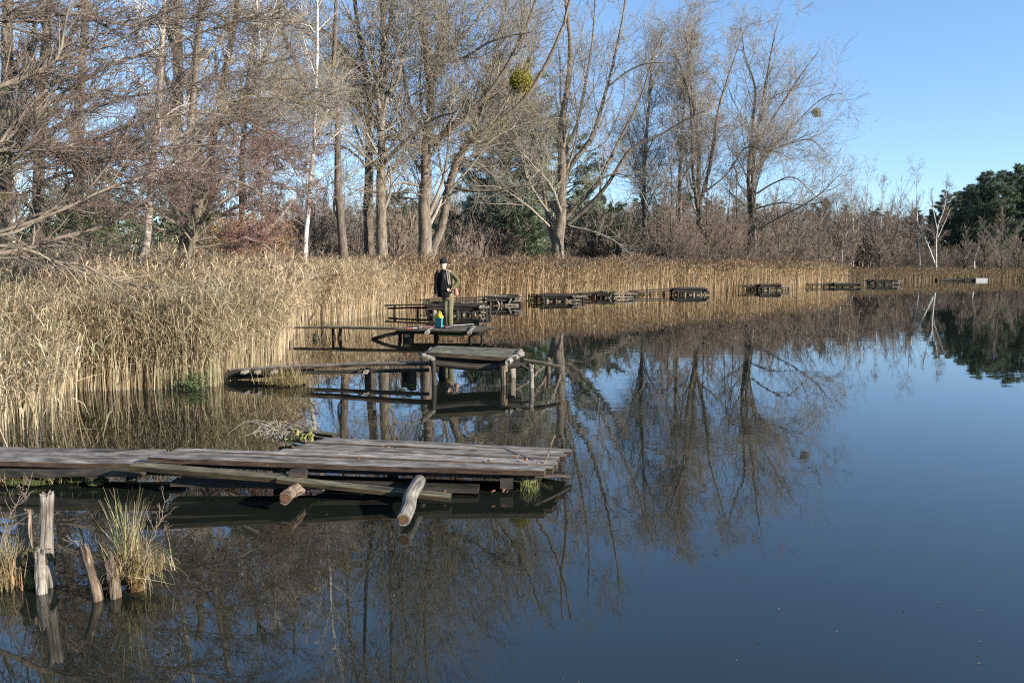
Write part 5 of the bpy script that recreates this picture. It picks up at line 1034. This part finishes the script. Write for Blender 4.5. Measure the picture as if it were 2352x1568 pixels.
# trousers and shoes
mb = MB(); mb.log([m3(552, 800), m3(550, 930, 0), m3(556, 1060, -.01), m3(572, 1200, .015), m3(582, 1318, .02)], .095, .052, S=16, n=14, rough=.075); mb.log([m3(628, 800), m3(628, 930, -.01), m3(622, 1060, -.025), m3(626, 1200, -.01), m3(630, 1322, .0)], .095, .056, S=16, n=12, rough=.04)
mb.loft([(m3(590, 880), .12, .09), (m3(590, 830), .158, .11), (m3(588, 770), .15, .11)], S=18); mb.build('trousers', trous, man, smooth=True)
shoe = plain('shoe_leather', (.035, .032, .035), .6, .4, .3)
for x, d in ((582, .02), (632, -.01)):
    c = np.array(m3(x, 1350, d)); c[2] = MZ; u = unit(np.array([-.75, -.66, 0])); mb = MB()
    mb.loft([(c - u * .07 + [0, 0, .05], .036, .05, u), (c - u * .02 + [0, 0, .058], .04, .058, u), (c + u * .05 + [0, 0, .045], .043, .044, u), (c + u * .12 + [0, 0, .034], .045, .032, u), (c + u * .17 + [0, 0, .026], .034, .022, u), (c + u * .19 + [0, 0, .02], .012, .012, u)], S=14); mb.build('shoe', shoe, man, smooth=True)
# shoulder bag
mb = MB(); c = m3(735, 720, .02); mb.loft([((c[0], c[1], c[2] - .10), .045, .03), ((c[0], c[1], c[2] - .06), .062, .045), ((c[0] - .005, c[1], c[2]), .055, .045), ((c[0] - .01, c[1], c[2] + .07), .04, .03), ((c[0] - .015, c[1], c[2] + .1), .015, .015)], S=14, rough=.04)
o = mb.build('shoulder_bag', plain('bag_cloth', (.34, .18, .13), .8), smooth=True); tag(o, 'reddish brown cloth bag hanging at the hip of the man', 'bag')
# bucket with yellow bag
bc = on(1008, 752, .285); S_ = 24
BK = empty('bucket', bc, 'teal blue plastic bucket standing on the deck beside the man', 'bucket')
mb = MB(); prof = [(.080, 0), (.085, .01), (.106, .235), (.112, .24), (.112, .25), (.103, .25), (.098, .235), (.078, .012)]
mb.loft([((bc[0], bc[1], bc[2] + z), r, r) for r, z in prof], S=S_); mb.build('body', plain('teal_plastic', (.03, .33, .36), .4, .5, .05), BK, smooth=True)
mb = MB(); mb.log([bc + np.array([-.11, 0, .235]), bc + np.array([-.09, -.09, .17]), bc + np.array([0, -.125, .14]), bc + np.array([.09, -.09, .17]), bc + np.array([.11, 0, .235])], .003, S=6, n=14, rough=0); mb.build('handle', plain('wire', (.5, .5, .5), .4), BK)
random.seed(8); mb = MB()
for dx, dz, r in ((-.045, .05, .075), (.055, .035, .06), (0, .0, .09), (-.02, .10, .05), (.03, .10, .025), (-.07, 0, .05), (.08, 0, .04)): blob(mb, bc + np.array([dx, random.uniform(-.02, .02), .26 + dz]), r, r * .8, r * .75, rough=.1)
mb.log([bc + np.array([-.04, 0, .38]), bc + np.array([.0, 0, .42]), bc + np.array([.05, 0, .40]), bc + np.array([.07, 0, .34])], .012, S=8, n=8, rough=.15)
tag(mb.build('plastic_bag', plain('yellow_plastic', (.62, .52, .06), .35, .5, .12), smooth=True), 'bright yellow plastic bag stuffed into the top of the teal bucket', 'bag')
rd = empty('fishing_rod', on(940, 753.5, .3), 'fishing rod lying across the deck behind the bucket and the man', 'fishing rod')
mb = MB(); mb.log([on(948, 753.5, .305), on(985, 750.3, .31), on(1088, 744.0, .33)], .011, .007, S=8, n=10, rough=0); mb.build('blank', plain('grey_rod', (.40, .42, .44), .4), rd)
mb = MB(); mb.log([on(935, 754.0, .305), on(948, 753.5, .305)], .02, S=8, n=2, rough=0); mb.build('grip', plain('red_grip', (.25, .04, .035), .6), rd)
mb = MB(); p = np.array(on(962, 752.3, .33)); mb.loft([(p + [-.035, 0, 0], .02, .02, (1, 0, 0)), (p, .034, .034, (1, 0, 0)), (p + [.035, 0, 0], .02, .02, (1, 0, 0))], S=12); mb.build('reel', plain('dark_metal', (.05, .05, .055), .4, .5), rd, smooth=True)
nb = MB(); nb.log([on(970, 752.0, .31), on(1000, 749.6, .32)], .014, S=8, n=4, rough=.1); nb.log([on(975, 752.8, .305), on(996, 751, .31)], .01, S=8, n=4, rough=.1)
tag(nb.build('tackle_roll', plain('red_navy_cloth', (.12, .03, .05), .7, .3, .7, 9)), 'dark red tackle roll lying left of the teal bucket', 'tackle')
